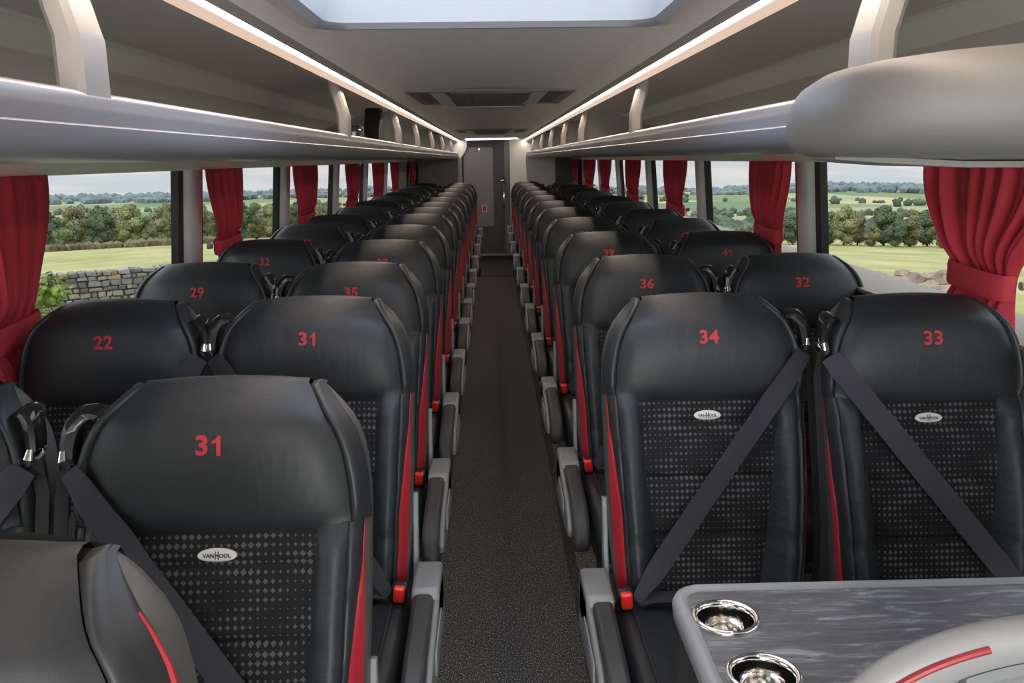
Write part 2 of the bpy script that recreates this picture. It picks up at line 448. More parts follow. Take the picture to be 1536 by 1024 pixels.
def zone(zs, a0f, a1f, n, depth, kv=8, ku=8, edge=0.0035, over=None):
    """patch of the front surface between two width fractions, swollen by depth and sunk at its seams"""
    rows = []
    for i, z in enumerate(zs):
        w = half_w(z); v = i/(len(zs)-1); row = []
        for j in range(n):
            u = j/(n-1); a = lerp(a0f(z), a1f(z), u); x = a*w
            p = puff(u, ku)*puff(v, kv) if kv else puff(u, ku)
            y = y_front(x, z) + edge - (edge+depth)*math.sqrt(p)
            row.append((x, y, dome(a, z)))
        rows.append(row)
    return rows

def a_center(z): return table(z, [(0.40,0.50),(0.55,0.56),(0.70,0.63),(0.88,0.68)])
def a_stripe(z): return 0.905 + 0.08*smooth01((z-0.62)/0.26)
def a_bol(z): return min(0.865, a_stripe(z)-0.05)+0.025*smooth01((z-0.7)/0.18)

def seat_meshes(side, aisle, parent):
    """side=+1: seat stands right of the aisle; builds the parts of one seat. Belt guide is towards the partner seat."""
    P = parent
    g = side if aisle else -side          # x direction of the belt guide (towards the seat's partner)
    zlow = lin(ZB, ZH+0.004, 30); zhead = lin(ZH-0.004, ZT, 24)
    # headrest cover with a curved lower seam, rolled over the top
    rows = []
    for i, z in enumerate(zhead):
        v = i/(len(zhead)-1); w = half_w(z); row = []
        for j in range(25):
            u = j/24; a = lerp(-0.905, 0.905, u); x = a*w
            sag = -0.016*(1-a*a)*(1-smooth01(v/0.25))
            p = puff(u, 11)*min(1, (v+0.001)*7)
            row.append((x, y_front(x, z)+0.004-(0.004+0.007)*math.sqrt(p), dome(a, z)+sag))
        rows.append(row)
    yb = y_back(ZT)
    for q, dz in ((0.35, 0.004), (0.7, 0.002), (1.0, -0.010)):
        rows.append([(lerp(-0.905, 0.905, j/24)*half_w(ZT), lerp(rows[len(zhead)-1][j][1], yb, q), rows[len(zhead)-1][j][2]+dz) for j in range(25)])
    m = MB(); m.grid(rows); m.build('headrest_cover', M['leather'], P, smooth=60)
    for s in (-1, 1):
        # padded wing beside the headrest
        rows = []
        zw = lin(ZH-0.002, ZT-0.004, 22)
        for i, z in enumerate(zw):
            w = half_w(z); row = []; v = i/(len(zw)-1)
            for j in range(9):
                u = j/8; a = lerp(0.902, 1.0, u); x = s*a*w
                b = math.sin(PI*min(1, u*0.85+0.04)) if j else 0
                row.append((x+s*0.004*b, y_front(x, z)+0.008-0.020*b*min(1, v*9+0.2)*min(1, (1-v)*6+0.3), dome(a, z)+0.003*b))
            yf, yk = y_front(w, z), y_back(z)
            for q, o in ((0.14, 0.0065), (0.24, 0.0060), (0.31, 0.0035), (0.33, -0.003)):
                row.append((s*(w+o), lerp(yf, yk, q), dome(1, z)))
            rows.append(row)
        last = rows[-1]
        rows.append([(p[0], max(p[1], lerp(p[1], yb, 0.6)), p[2]+0.002) for p in last]); rows.append([(p[0], max(yb, p[1]), p[2]-0.012) for p in last])
        m = MB(); m.grid(rows); m.build('headrest_wing', M['piping'], P, smooth=60)
        m = MB(); m.grid(zone(zlow, lambda z: s*a_center(z), lambda z: s*a_bol(z), 9, 0.008, kv=14, ku=4))
        m.build('bolster', M['bolster'], P, smooth=60)
        m = MB(); m.grid(zone(zlow, lambda z: s*a_bol(z), lambda z: s*(a_stripe(z) if s != g else lerp(a_stripe(z), 0.995, 0.55)), 7, 0.006, kv=0, ku=3))
        m.build('piping', M['piping'], P, smooth=60)
        zs = lin(0.41, ZH, 24)
        m = MB(); m.grid(zone(zs, lambda z: s*(a_stripe(z) if s != g else lerp(a_stripe(z), 0.995, 0.55)), lambda z: s*0.995, 5, 0.002, kv=0, ku=3, edge=0.002))
        m.build('red_stripe', M['red'], P, smooth=60)
    m = MB(); m.grid(zone(lin(ZB, ZH+0.004, 84), lambda z: -a_center(z), lambda z: a_center(z), 21, 0.004, kv=30, ku=14))
    m.build('fabric_panel', M['fabric'], P, smooth=60)
    # back shell: sides and rear
    rows = []
    for z in lin(ZB, ZT-0.004, 26):
        w = half_w(z); yf = y_front(w, z)+0.002; yk = y_back(z); zz = dome(1, z)
        r = min(0.03, (yk-yf)*0.45)
        ring = [(-w*0.995, yf, zz), (-w-0.002, lerp(yf, yk, 0.2), zz), (-w-0.002, yk-r, zz), (-w+r*0.3, yk-r*0.3, zz), (-w+r, yk, zz)]
        ring += [(x, yk+0.004, z) for x in (-w*0.5, 0, w*0.5)]
        ring += [(-x, y, q) for x, y, q in ring[4::-1]]
        rows.append(ring)
    m = MB(); m.grid(rows)
    bot = rows[0]; m.add(bot, [tuple(range(len(bot)))])
    m.build('back_shell', M['shell'], P, smooth=50)
    # cushion
    rows = []
    W = 0.222
    for y, ins, zt_, zb_ in ((0.03,0.012,0.445,0.36),(-0.05,0.0,0.452,0.335),(-0.2,0.0,0.456,0.33),(-0.33,0.0,0.462,0.33),(-0.395,0.002,0.462,0.332),
                             (-0.43,0.006,0.452,0.338),(-0.452,0.014,0.432,0.35),(-0.462,0.03,0.40,0.37)):
        w = W-ins; ring = []
        n = 13
        for j in range(n):
            a = lerp(-1, 1, j/(n-1)); ring.append((a*(w-0.02), y, zt_ - 0.012*(1-a*a)*(1 if y > -0.4 else 0.3) + (0.004 if abs(a) > .6 else 0)))
        ring += [(w-0.006, y, zt_-0.012), (w, y, lerp(zt_, zb_, 0.4)), (w-0.004, y, zb_+0.015), (w-0.02, y, zb_)]
        ring += [(0, y, zb_)] + [(-x, yy, q) for x, yy, q in ring[:n-1-0:-1]][:4][::1]
        rows.append(ring)
    m = MB(); m.grid(rows, closed=True, caps=True); m.build('cushion', M['leather'], P, smooth=55)
    for s in (-1, 1):
        pts = [(s*(W-0.040), y, z) for y, z in ((0.0,0.456),(-0.1,0.459),(-0.2,0.461),(-0.33,0.466),(-0.395,0.466),(-0.43,0.456),(-0.454,0.434),(-0.464,0.40),(-0.462,0.375))]
        m = MB(); m.tube(pts, 0.004, 6); m.build('cushion_piping', M['piping'], P)
    # pan, legs
    m = MB(); m.rbox(-0.19, 0.19, -0.40, 0.06, 0.285, 0.335, 0.02); m.build('seat_pan', M['black'], P)
    for s in (-1, 1):
        m = MB()
        m.prism([(-0.30,0.0),(0.06,0.0),(0.06,0.025),(-0.05,0.04),(-0.02,0.29),(-0.20,0.29),(-0.17,0.04),(-0.30,0.025)], 'x', s*0.15-0.018, s*0.15+0.018)
        m.build('leg', M['dark'], P, smooth=30)
    # recliner bracket on the aisle side
    s = -g if aisle else -g
    m = MB()
    m.prism([(0.015,0.34),(0.055,0.34),(0.105,0.52),(0.125,0.64),(0.105,0.645),(0.075,0.53),(0.015,0.40)], 'x', s*0.218, s*0.230)
    m.build('recliner_bracket', M['armgrey'], P, smooth=30, bevel=0.003)
    # belt guide: black hoop and chrome tip at the shoulder
    xs, zs_ = 0.196, 1.045
    m = MB()
    path = []
    for k in range(9):
        t = k/8
        path.append((g*(0.182+0.040*math.sin(t*PI*0.5)), y_base(1.03)+0.034-0.040*t, 1.047+0.016*math.sin(t*PI)-0.056*t**1.5))
    rows = []
    for k, p in enumerate(path):
        t = k/8; hw = 0.027-0.005*t; th = 0.0115
        rows.append([(p[0]+g*th*c, p[1]+hw*d, p[2]+th*e) for c, d, e in ((0.3,-1,0.2),(0.9,-0.8,0.6),(1.0,0,0.9),(0.9,0.8,0.6),(0.3,1,0.2),(-0.6,0.8,-0.6),(-0.8,0,-0.8),(-0.6,-0.8,-0.6))])
    m.grid(rows, closed=True, caps=True); m.build('belt_guide', M['gloss'], P, smooth=50)
    e = path[-1]
    m = MB()
    m.tube([(e[0]+g*0.004, e[1]-0.020, e[2]+0.010), (e[0]+g*0.003, e[1]-0.027, e[2]-0.002), (e[0]-g*0.001, e[1]-0.020, e[2]-0.010), (e[0]-g*0.002, e[1], e[2]-0.013),
            (e[0]-g*0.001, e[1]+0.022, e[2]-0.008), (e[0]+g*0.002, e[1]+0.020, e[2]+0.002)], [0.005,0.0075,0.0085,0.0085,0.007,0.005], 10)
    m.build('belt_loop', M['chrome'], P)
    # diagonal belt from the guide to the buckle on the other hip
    A = Vector((e[0]-g*0.006, e[1]-0.012, e[2]-0.018)); B = Vector((-g*0.176, y_front(0.17, 0.50)-0.030, 0.475))
    d2 = Vector((B.x-A.x, 0, B.z-A.z)).normalized(); nrm = Vector((d2.z, 0, -d2.x))
    top, botm = [], []
    N = 22
    front, backr = [], []
    for k in range(N+1):
        t = k/N; c = A.lerp(B, t)
        hw = 0.0235*(1-0.45*smooth01((t-0.88)/0.12))*(0.8+0.2*smooth01(t/0.06))
        r = []
        for q in (-1, 0, 1):
            p = c+nrm*hw*q
            hull = min(y_front(max(-0.21, min(0.21, p.x*f)), max(0.43, min(1.05, p.z)))-0.013 for f in (0.9, 1.0)) if abs(p.x) < 0.215 else 9
            r.append([p.x, min(c.y, hull), p.z])
        ymin = min(r[0][1], r[1][1], r[2][1])
        for q in range(3): r[q][1] = ymin*0.6+r[q][1]*0.4
        front.append(r)
    # straighten the run: a tight strap spans hollows
    ys = [min(x[1] for x in r) for r in front]
    for _ in range(40):
        for k in range(1, N):
            ys[k] = min(ys[k], (ys[k-1]+ys[k+1])/2)
    rows = []
    for k, r in enumerate(front):
        dy = ys[k]-min(x[1] for x in r)
        f = [(x, y+dy, z) for x, y, z in r]
        rows.append(f+[(x, y+0.002, z) for x, y, z in f[::-1]])
    m = MB(); m.grid(rows, closed=True, caps=True); m.build('shoulder_belt', M['webbing'], P, smooth=50)
    # return run of webbing down the side
    pts = [(e[0]+g*0.002, e[1]-0.004, e[2]-0.012), (g*0.236, y_base(0.93)+0.002, 0.93), (g*0.236, y_base(0.8)+0.0, 0.80), (g*0.237, y_base(0.62)-0.006, 0.62), (g*0.236, 0.012, 0.45), (g*0.232, 0.02, 0.36)]
    rows = []
    for x, y, z in pts:
        rows.append([(x-0.010, y-0.004, z), (x+0.008, y+0.002, z), (x+0.008, y+0.004, z), (x-0.010, y-0.002, z)])
    m = MB(); m.grid(rows, closed=True, caps=True); m.build('return_belt', M['webdark'], P, smooth=50)
    # buckle and its lap strap
    bk = bpy.data.objects.new('buckle', None)
    m = MB(); m.rbox(-0.017, 0.017, -0.016, 0.014, -0.035, 0.028, 0.008)
    b = m.build('buckle', M['black'], P, loc=(-g*0.198, y_front(0.17, 0.50)-0.030, 0.478)); bpy.data.objects.remove(bk)
    b.rotation_euler = (0.35, -g*0.12, 0)
    m = MB(); m.rbox(-0.0125, 0.0125, -0.021, -0.004, -0.010, 0.033, 0.006); m.build('release_button', M['buckle'], b)
    m = MB(); rows = []
    for k in range(9):
        t = k/8; x = lerp(-g*0.17, g*0.2, t); z = 0.468+0.004*math.sin(t*9); y = lerp(-0.045, 0.0, t)-0.012*math.sin(PI*t)
        rows.append([(x, y-0.016, z), (x, y+0.016, z+0.008), (x, y+0.016, z+0.006), (x, y-0.016, z-0.002)])
    m.grid(rows, closed=True, caps=True); m.build('lap_belt', M['webdark'], P, smooth=50)
    if aisle:
        s = -g
        # folding armrest beside the aisle: dark pad, grey rear cap and grey side plate
        poly = [(0.02,0.505),(-0.10,0.502),(-0.30,0.488),(-0.385,0.470),(-0.425,0.440),(-0.440,0.405),(-0.432,0.375),(-0.40,0.362),(-0.25,0.385),(-0.05,0.41),(0.03,0.42)]
        m = MB(); m.prism(poly, 'x', s*0.232, s*0.276)
        ar = m.build('armrest', M['armpad'], P, smooth=30, bevel=0.010)
        cap = [(0.045,0.50),(0.02,0.513),(-0.10,0.510),(-0.112,0.498),(-0.112,0.43),(0.02,0.40),(0.05,0.43)]
        m = MB(); m.prism(cap, 'x', s*0.229, s*0.288); m.build('armrest_cap', M['armgrey'], ar, smooth=30, bevel=0.008)
        plate = [(0.03,0.495),(-0.11,0.490),(-0.29,0.470),(-0.365,0.448),(-0.395,0.42),(-0.385,0.395),(-0.24,0.372),(-0.05,0.36),(0.05,0.36)]
        m = MB(); m.prism(plate, 'x', s*0.274, s*0.288); m.build('armrest_plate', M['armgrey'], ar, smooth=30, bevel=0.006)
        m = MB(); m.rbox(s*0.289-0.002, s*0.289+0.002, -0.26, -0.08, 0.405, 0.455, 0.0018); m.build('armrest_inset', M['rim'], ar)
    # badge on the fabric
    zc = 0.838
    ring = [(0.0295*math.cos(2*PI*k/32), 0.0105*math.sin(2*PI*k/32)) for k in range(32)]
    yb_ = lambda x, z: y_front(x, z)-0.0045
    rows = [[(x*f, yb_(x*f, zc+z*f)-o, zc+z*f) for x, z in ring] for f, o in ((1.0, -0.001), (1.0, 0.0012), (0.9, 0.0022), (0.5, 0.0024), (0.02, 0.0024))]
    m = MB(); m.grid(rows, closed=True, caps=True); bd = m.build('badge', M['badge'], P, smooth=50)
    m = MB()
    for txt, x0, sz, wd in (('VAN', -0.0125, 0.0080, 1.05), ('H', 0.0, 0.0165, 0.55), ('OOL', 0.0120, 0.0080, 1.05)):
        vs, fs = text_mesh(txt, sz, 0.0003, 2, wd)
        m.add([(x0+x, yb_(x0+x, zc+y)-0.0030-z, zc+y) for x, y, z in vs], fs)
    m.build('badge_lettering', M['badgeink'], bd, smooth=0)

def number_mesh(txt):
    m = MB(); zc = 1.012; vs, fs = [], []
    for k, ch in enumerate(txt):
        off = (k-(len(txt)-1)/2)*0.0225
        if ch == '1':      # upright one with a flag, as embroidered
            out_ = [(-0.0010,-0.0140),(0.0050,-0.0140),(0.0050,0.0148),(0.0010,0.0148),(-0.0030,0.0098),(-0.0078,0.0072),(-0.0078,0.0028),(-0.0010,0.0060)]
            v = [(x, y, 0.0016) for x, y in out_]+[(x, y, -0.0016) for x, y in out_]
            f = [(0,1,2,3,7), (3,4,5,6,7), (15,11,10,9,8), (15,14,13,12,11)]+[(i, 8+i, 8+(i+1) % 8, (i+1) % 8) for i in range(8)]
        else: v, f = text_mesh(ch, 0.039, 0.0016, 4, 1.12)
        o_ = len(vs); vs += [(x+off, y, z) for x, y, z in v]; fs += [tuple(q+o_ for q in t) for t in f]
    m.add([(x, y_front(x, zc+y)-0.0078-z, zc+y) for x, y, z in vs], fs)
    return m

PLAT = 0.20
ORD = ['first','second','third','fourth','fifth','sixth','seventh','eighth','ninth','tenth','eleventh','twelfth','thirteenth','fourteenth','fifteenth']
def seat_row(side, aisle, x, ys, nums, where, group):
    proto = None
    for i, (y, n) in enumerate(zip(ys, nums)):
        if proto is None:
            root = bpy.data.objects.new('coach_seat', None); COL.objects.link(root)
            seat_meshes(side, aisle, root); proto = root
        else:
            root = proto.copy(); COL.objects.link(root)
            for ch in proto.children:
                if ch.name.startswith('seat_number'): continue
                copy_tree(ch, root)
        root.location = (x, y-0.205, PLAT); root.scale = (1, 1, 1)
        if (side, aisle, i) in OV:
            dx, sc = OV[(side, aisle, i)]; root.location.x += dx; root.scale = sc
        tag(root, None, 'seat', group)
        kind = 'aisle seat' if aisle else 'window seat'
        if n: root['label'] = 'black leather %s embroidered %s, %s from the front %s' % (kind, n, ORD[i], where)
        else: root['label'] = 'black leather %s, %s from the front %s' % (kind, ORD[i], where)
        if n: number_mesh(n).build('seat_number', M['stitch'], root, smooth=0)
OV = {(-1, True, 0): (-0.05, (1, 1, 1)), (-1, True, 1): (0.004, (1.0, 0.95, 0.977)), (-1, True, 2): (0.014, (1, 1, 1)), (-1, False, 0): (-0.015, (0.97, 0.97, 0.98)),
      (-1, False, 1): (0.038, (0.95, 1, 1)), (1, True, 0): (-0.008, (1, 1, 1)), (1, False, 0): (-0.018, (1, 1, 1))}
LA = [0.67, 1.345, 2.00, 2.69, 3.45, 4.24, 5.08, 5.79, 6.48, 7.34, 8.36, 9.50, 10.6, 11.7]
LW = [1.345, 2.00, 2.74, 3.54, 4.34, 5.15, 6.05, 6.90, 7.75, 8.75, 9.80, 10.8, 11.8]
RA = [1.95, 2.77, 3.67, 4.60, 5.54, 6.42, 7.42, 8.44, 9.75, 10.9, 12.0]
RW = [1.90, 2.75, 3.62, 4.42, 5.25, 6.22, 7.15, 8.25, 9.35, 10.35, 11.5]
seat_row(-1, True, -0.43, LA, [None,'31','31','35','33','38'] + [None]*8, 'left of the aisle', 'aisle seats left of the aisle')
seat_row(-1, False, -0.905, LW, [None,'22','29','32','38','32'] + [None]*7, 'along the left windows', 'window seats along the left windows')
seat_row(1, True, 0.475, RA, ['34','36','39','38'] + [None]*7, 'right of the aisle', 'aisle seats right of the aisle')
seat_row(1, False, 0.955, RW, ['33','32','41','43','41'] + [None]*6, 'along the right windows', 'window seats along the right windows')

# the nearest aisle seat on the left has a red welt showing beside its headrest wing
_seat = next(o for o in COL.objects if o.get('label', '').startswith('black leather aisle seat, first from the front left'))
m = MB(); m.tube([(half_w(z)+0.0055, lerp(y_front(half_w(z), z), y_back(z), 0.22), dome(1, z)) for z in lin(1.05, 0.72, 16)], [0.002+0.005*math.sin(PI*k/15) for k in range(16)], 8)
m.build('red_welt', M['red'], _seat)

# ------------------------------------------------------------------ coach shell
Y0, Y1 = -2.5, 13.3
XL, XR = -1.20, 1.25
m = MB(); m.box(-0.235, 0.275, Y0, 12.0, -0.05, 0.0); struct('floor', m, M['carpet'], 'dark speckled carpet along the aisle')
m = MB(); m.box(XL-0.08, -0.235, Y0, Y1, -0.05, PLAT); struct('floor_left', m, M['carpet'], 'dark carpeted seat platform under the left seats')
m = MB(); m.box(0.275, XR+0.08, Y0, Y1, -0.05, PLAT); struct('floor_right', m, M['carpet'], 'dark carpeted seat platform under the right seats')
m = MB(); m.box(-0.235, 0.275, 12.0, 13.1, -0.05, 0.105); st = struct('floor_rear', m, M['dark'], 'dark step below the rear door')
m = MB(); m.box(-0.18, 0.26, 11.992, 12.0, 0.006, 0.10); m.build('step_front', M['step'], st)
m = MB(); m.box(-0.235, 0.275, 13.1, Y1, -0.05, 0.19); sl = struct('trim_1', m, M['dark'], 'door sill at the rear')
m = MB(); m.box(-0.235, 0.275, 13.092, 13.16, 0.165, 0.194); m.build('sill_edge', M['aclight'], sl)

def side_wall(s, X, bays, sill, nm):
    """lining below the windows, pillars between them, and a header under the rack"""
    def xw(z): return X - s*0.055*(z-1.2)/0.4*0.6
    m = MB(); m.prism([(xw(PLAT), PLAT), (xw(sill), sill), (xw(sill)+s*0.07, sill), (xw(PLAT)+s*0.07, PLAT)], 'y', Y0, Y1)
    w = struct('wall_'+nm, m, M['wall'], 'grey lining below the %s windows' % nm)
    m = MB(); m.prism([(X-s*0.05, 1.572), (X-s*0.05, 1.63), (X+s*0.06, 1.63), (X+s*0.06, 1.572)], 'y', Y0, Y1)
    struct('trim_header_'+nm, m, M['header'], 'cream header above the %s windows' % nm)
    m = MB(); m.prism([(X-s*0.115, sill-0.004), (X-s*0.115, sill+0.006), (X-s*0.03, sill+0.014), (X+s*0.07, sill+0.016), (X+s*0.07, sill-0.004)], 'y', Y0, Y1)
    struct('trim_sill_'+nm, m, M['sill'], 'beige sill under the %s windows' % nm)
    ends = [Y0] + [v for b in bays for v in b] + [Y1]
    for k in range(2, len(ends)-1, 2):
        a, b = ends[k], ends[k+1]
        m = MB()
        rows = []
        for y, o in ((a, 0.05), (a+0.012, 0.012), (a+0.035, 0.0), (b-0.035, 0.0), (b-0.012, 0.012), (b, 0.05)):
            rows.append([(xw(z)+s*o, y, z) for z in lin(sill, 1.575, 8)])
        m.grid(rows)
        m.build('trim_pillar_'+nm, M['pillar'] if b-a < 1 else M['wall'], smooth=50)['kind'] = 'structure'
    for i, (a, b) in enumerate(bays):
        win = bpy.data.objects.new('window_%d' % (i+1 + (len(bays) if s > 0 else 0)), None); COL.objects.link(win); win['kind'] = 'structure'
        win['label'] = 'side window %s from the front on the %s' % (ORD[i], nm)
        m = MB(); m.grid([[(xw(z)+s*0.05, y, z) for z in lin(sill, 1.585, 8)] for y in (a, b)]); m.build('pane', M['glass'], win, fix=False)
        m = MB()
        for y0, y1 in ((a-0.005, a+0.055), (b-0.075, b+0.005)):
            rows = [[(xw(z)+s*o, y, z) for z in lin(sill, 1.578, 8)] for y, o in ((y0, 0.046), (y0+0.012, 0.022), (y1-0.012, 0.022), (y1, 0.046))]
            m.grid(rows)
        m.build('seal', M['seal'], win)
BL = [(-2.3, -0.3), (-0.1, 1.5), (1.74, 3.44), (3.62, 5.01), (5.19, 6.68), (6.86, 8.26), (8.44, 9.85), (10.03, 11.0)]
BR = [(-2.3, -0.3), (-0.1, 1.5), (1.74, 3.39), (3.56, 5.17), (5.34, 6.90), (7.08, 8.62), (8.80, 10.1), (10.3, 11.9)]
side_wall(-1, XL, BL, 1.02, 'left')
side_wall(1, XR, BR, 1.185, 'right')

# ceiling: arched lining with the hatch opening, cove and roof above the racks
HY0, HY1, HX = 1.15, 1.97, 0.372
def cz(x): return 1.903-0.010*(x/0.38)**2 - (0.0 if abs(x) < 0.38 else (abs(x)-0.38)*0.34)
m = MB()
xs = lin(-HX, HX, 9)
m.sheet([(x, cz(x)) for x in xs], Y0, HY0); m.sheet([(x, cz(x)) for x in xs], HY1, Y1)
for s in (-1, 1):
    m.sheet([(s*HX, cz(HX)), (s*0.40, cz(0.40)), (s*0.43, cz(0.43)), (s*0.448, 1.872)], Y0, Y1)
struct('ceiling', m, M['ceiling'], 'taupe lined ceiling above the aisle', smooth=60)
for s, nm in ((-1, 'left'), (1, 'right')):
    XW = XL if s < 0 else XR
    m = MB()
    m.sheet([(s*0.507, 1.852), (s*0.53, 1.93), (s*0.60, 1.978), (s*0.72, 1.992), (s*0.90, 1.988), (s*1.04, 1.966), (s*1.10, 1.950)], Y0, Y1)
    struct('ceiling_'+nm, m, M['rackroof'], 'dark roof lining above the %s luggage rack' % nm, smooth=60)
    m = MB()
    m.sheet([(s*1.10, 1.950), (s*1.108, 1.948), (s*1.106, 1.944), (s*1.118, 1.938), (s*1.122, 1.932), (s*1.132, 1.895), (s*1.134, 1.872), (s*1.142, 1.868)], Y0, Y1)
    struct('trim_band_'+nm, m, M['band'], 'grey rail along the back of the %s luggage rack' % nm)
    m = MB(); m.sheet([(s*1.142, 1.868), (s*1.15, 1.80), (XW-s*0.04, 1.70), (XW-s*0.03, 1.60)], Y0, Y1)
    struct('wall_rack_'+nm, m, M['rackroof'], 'dark lining behind the %s luggage rack' % nm)
    # cove light
    t = thing('cove_light', 'warm light strip along the ceiling edge above the %s luggage rack' % nm, 'light', (s*0.48, 0, 1.86))
    ox, oz = s*0.48, 1.86
    m = MB(); m.sheet([(x-ox, z-oz) for x, z in ((s*0.507, 1.852), (s*0.5055, 1.8465), (s*0.503, 1.846), (s*0.488, 1.8555), (s*0.4855, 1.8575))], Y0, 13.2); m.build('glow_band', M['coveglow'], t)
    m = MB(); m.sheet([(x-ox, z-oz) for x, z in ((s*0.4855, 1.8575), (s*0.4855, 1.862), (s*0.4835, 1.862))], Y0, 13.2); m.build('groove', M['dark'], t)
    m = MB(); m.sheet([(x-ox, z-oz) for x, z in ((s*0.4835, 1.8600), (s*0.477, 1.8600), (s*0.471, 1.8622))], Y0, 13.2); m.build('diffuser', M['led'], t)
    m = MB(); m.sheet([(x-ox, z-oz) for x, z in ((s*0.471, 1.8622), (s*0.466, 1.866), (s*0.455, 1.868), (s*0.448, 1.872))], Y0, 13.2); m.build('cove_edge', M['cove'], t)

# luggage racks
POSTS = {-1: [1.16, 3.16, 4.95, 6.2, 7.75, 9.4, 11.4], 1: [1.22, 3.2, 5.12, 6.4, 7.8, 9.3, 11.2]}
for s, nm in ((-1, 'left'), (1, 'right')):
    ya, yb = (-0.5 if s < 0 else 0.80), 13.2
    XW = (XL if s < 0 else XR) - s*0.045
    t = thing('luggage_rack', 'long grey overhead luggage rack with slim posts above the %s seats' % nm, 'luggage rack', (s*0.5, ya, 1.6))
    ox, oz = s*0.5, 1.6
    def pr(pts): return [(s*x-ox, z-oz) for x, z in pts]
    m = MB()
    m.sheet(pr([(0.56,1.655),(0.545,1.682),(0.53,1.6895),(0.512,1.691),(0.502,1.688),(0.4985,1.681),(0.499,1.665),(0.501,1.6485)]), 0, yb-ya)
    m.build('fascia', M['fascia'], t, smooth=50)
    m = MB()
    m.sheet(pr([(0.501,1.6485),(0.4935,1.6475),(0.4915,1.6455),(0.4925,1.638),(0.497,1.626),(0.507,1.615),(0.524,1.607),(0.55,1.603),(0.60,1.6015)]), 0, yb-ya)
    m.build('lower_fascia', M['fascia'], t, smooth=50)
    m = MB(); m.sheet(pr([(0.60,1.6015),(0.72,1.604),(0.95,1.610),(abs(XW)+0.005,1.614)]), 0, yb-ya); m.build('underside', M['under'], t, smooth=50)
    m = MB(); m.sheet(pr([(0.56,1.655),(0.58,1.64),(abs(XW)+0.01,1.64)]), 0, yb-ya); m.build('shelf', M['rackroof'], t, smooth=30)
    for e, yy in ((0, 0.0), (1, yb-ya)):
        m = MB(); m.prism(pr([(0.50,1.688),(0.493,1.645),(0.507,1.612),(0.55,1.602),(abs(XW),1.612),(abs(XW),1.66),(0.56,1.66),(0.53,1.69)]), 'y', yy-0.004, yy+0.004)
        m.build('end_cap', M['fascia'], t)
    for k, y in enumerate(POSTS[s]):
        m = MB()
        W, D = 0.030, 0.085      # across, along the coach
        prof = [(0.500,1.676,1.0),(0.500,1.70,1.0),(0.500,1.755,1.0),(0.503,1.765,1.0),(0.512,1.80,1.0),(0.522,1.835,0.98),(0.530,1.87,0.92),(0.536,1.93,0.85)]
        rows = []
        for x, z, q in prof:
            a, b = 0.008, 0.008
            x0, x1 = x, x+W*q+0.006; y0, y1 = y-D*q/2-ya, y+D*q/2-ya
            rows.append([(s*px-ox, py, z-oz) for px, py in ((x0+a,y0),(x1-a,y0),(x1,y0+b),(x1,y1-b),(x1-a,y1),(x0+a,y1),(x0,y1-b),(x0,y0+b))])
        m.grid(rows, closed=True, caps=True)
        m.build('post', M['post'], t, smooth=40)
        if k >= 2 and k < 6:
            # curved divider panel running back from the post to the wall
            m = MB(); rows = []
            for q in lin(0, 1, 10):
                x = lerp(0.545, 1.10, q); zt_ = 1.66+0.20*math.cos(q*PI/2.3)
                yy = y-ya+0.02+0.10*q
                rows.append([(s*x-ox, yy, 1.645-oz), (s*x-ox, yy, zt_-oz), (s*x-ox, yy+0.016, zt_-oz+0.003), (s*x-ox, yy+0.016, 1.645-oz)])
            m.grid(rows, closed=True, caps=True); m.build('divider', M['post'], t, smooth=40)

# things in the racks
t = thing('rack_camera', 'small black camera gadget behind the second post of the left rack', 'camera', (-0.60, 3.98, 1.641))
m = MB(); m.rbox(-0.035, 0.045, -0.05, 0.05, 0.0, 0.05, 0.012); m.build('base', M['gloss'], t)
m = MB(); m.tube([(0.0,-0.03,0.075),(0.0,-0.055,0.075),(0.0,-0.075,0.075)], [0.03,0.03,0.026], 14); m.build('lens_barrel', M['gloss'], t)
m = MB(); m.tube([(0.0,-0.074,0.075),(0.0,-0.078,0.075)], [0.009,0.009], 12); m.build('lens_ring', M['chrome'], t)
m = MB(); m.rbox(-0.03, 0.03, -0.03, 0.035, 0.045, 0.11, 0.012); m.build('housing', M['black'], t)
t = thing('monitor', 'dark tilted monitor standing in the left rack beside the third post', 'monitor', (-0.60, 4.70, 1.641))
m = MB(); m.prism([(-0.10,0.0),(-0.13,0.03),(-0.02,0.22),(0.02,0.225),(0.06,0.20),(0.02,0.0)], 'x', -0.06, 0.03); m.build('casing', M['dark'], t, smooth=30, bevel=0.01)
m = MB(); m.prism([(-0.132,0.035),(-0.138,0.038),(-0.03,0.225),(-0.022,0.222)], 'x', -0.05, 0.02); m.build('screen', M['gloss'], t, smooth=0)

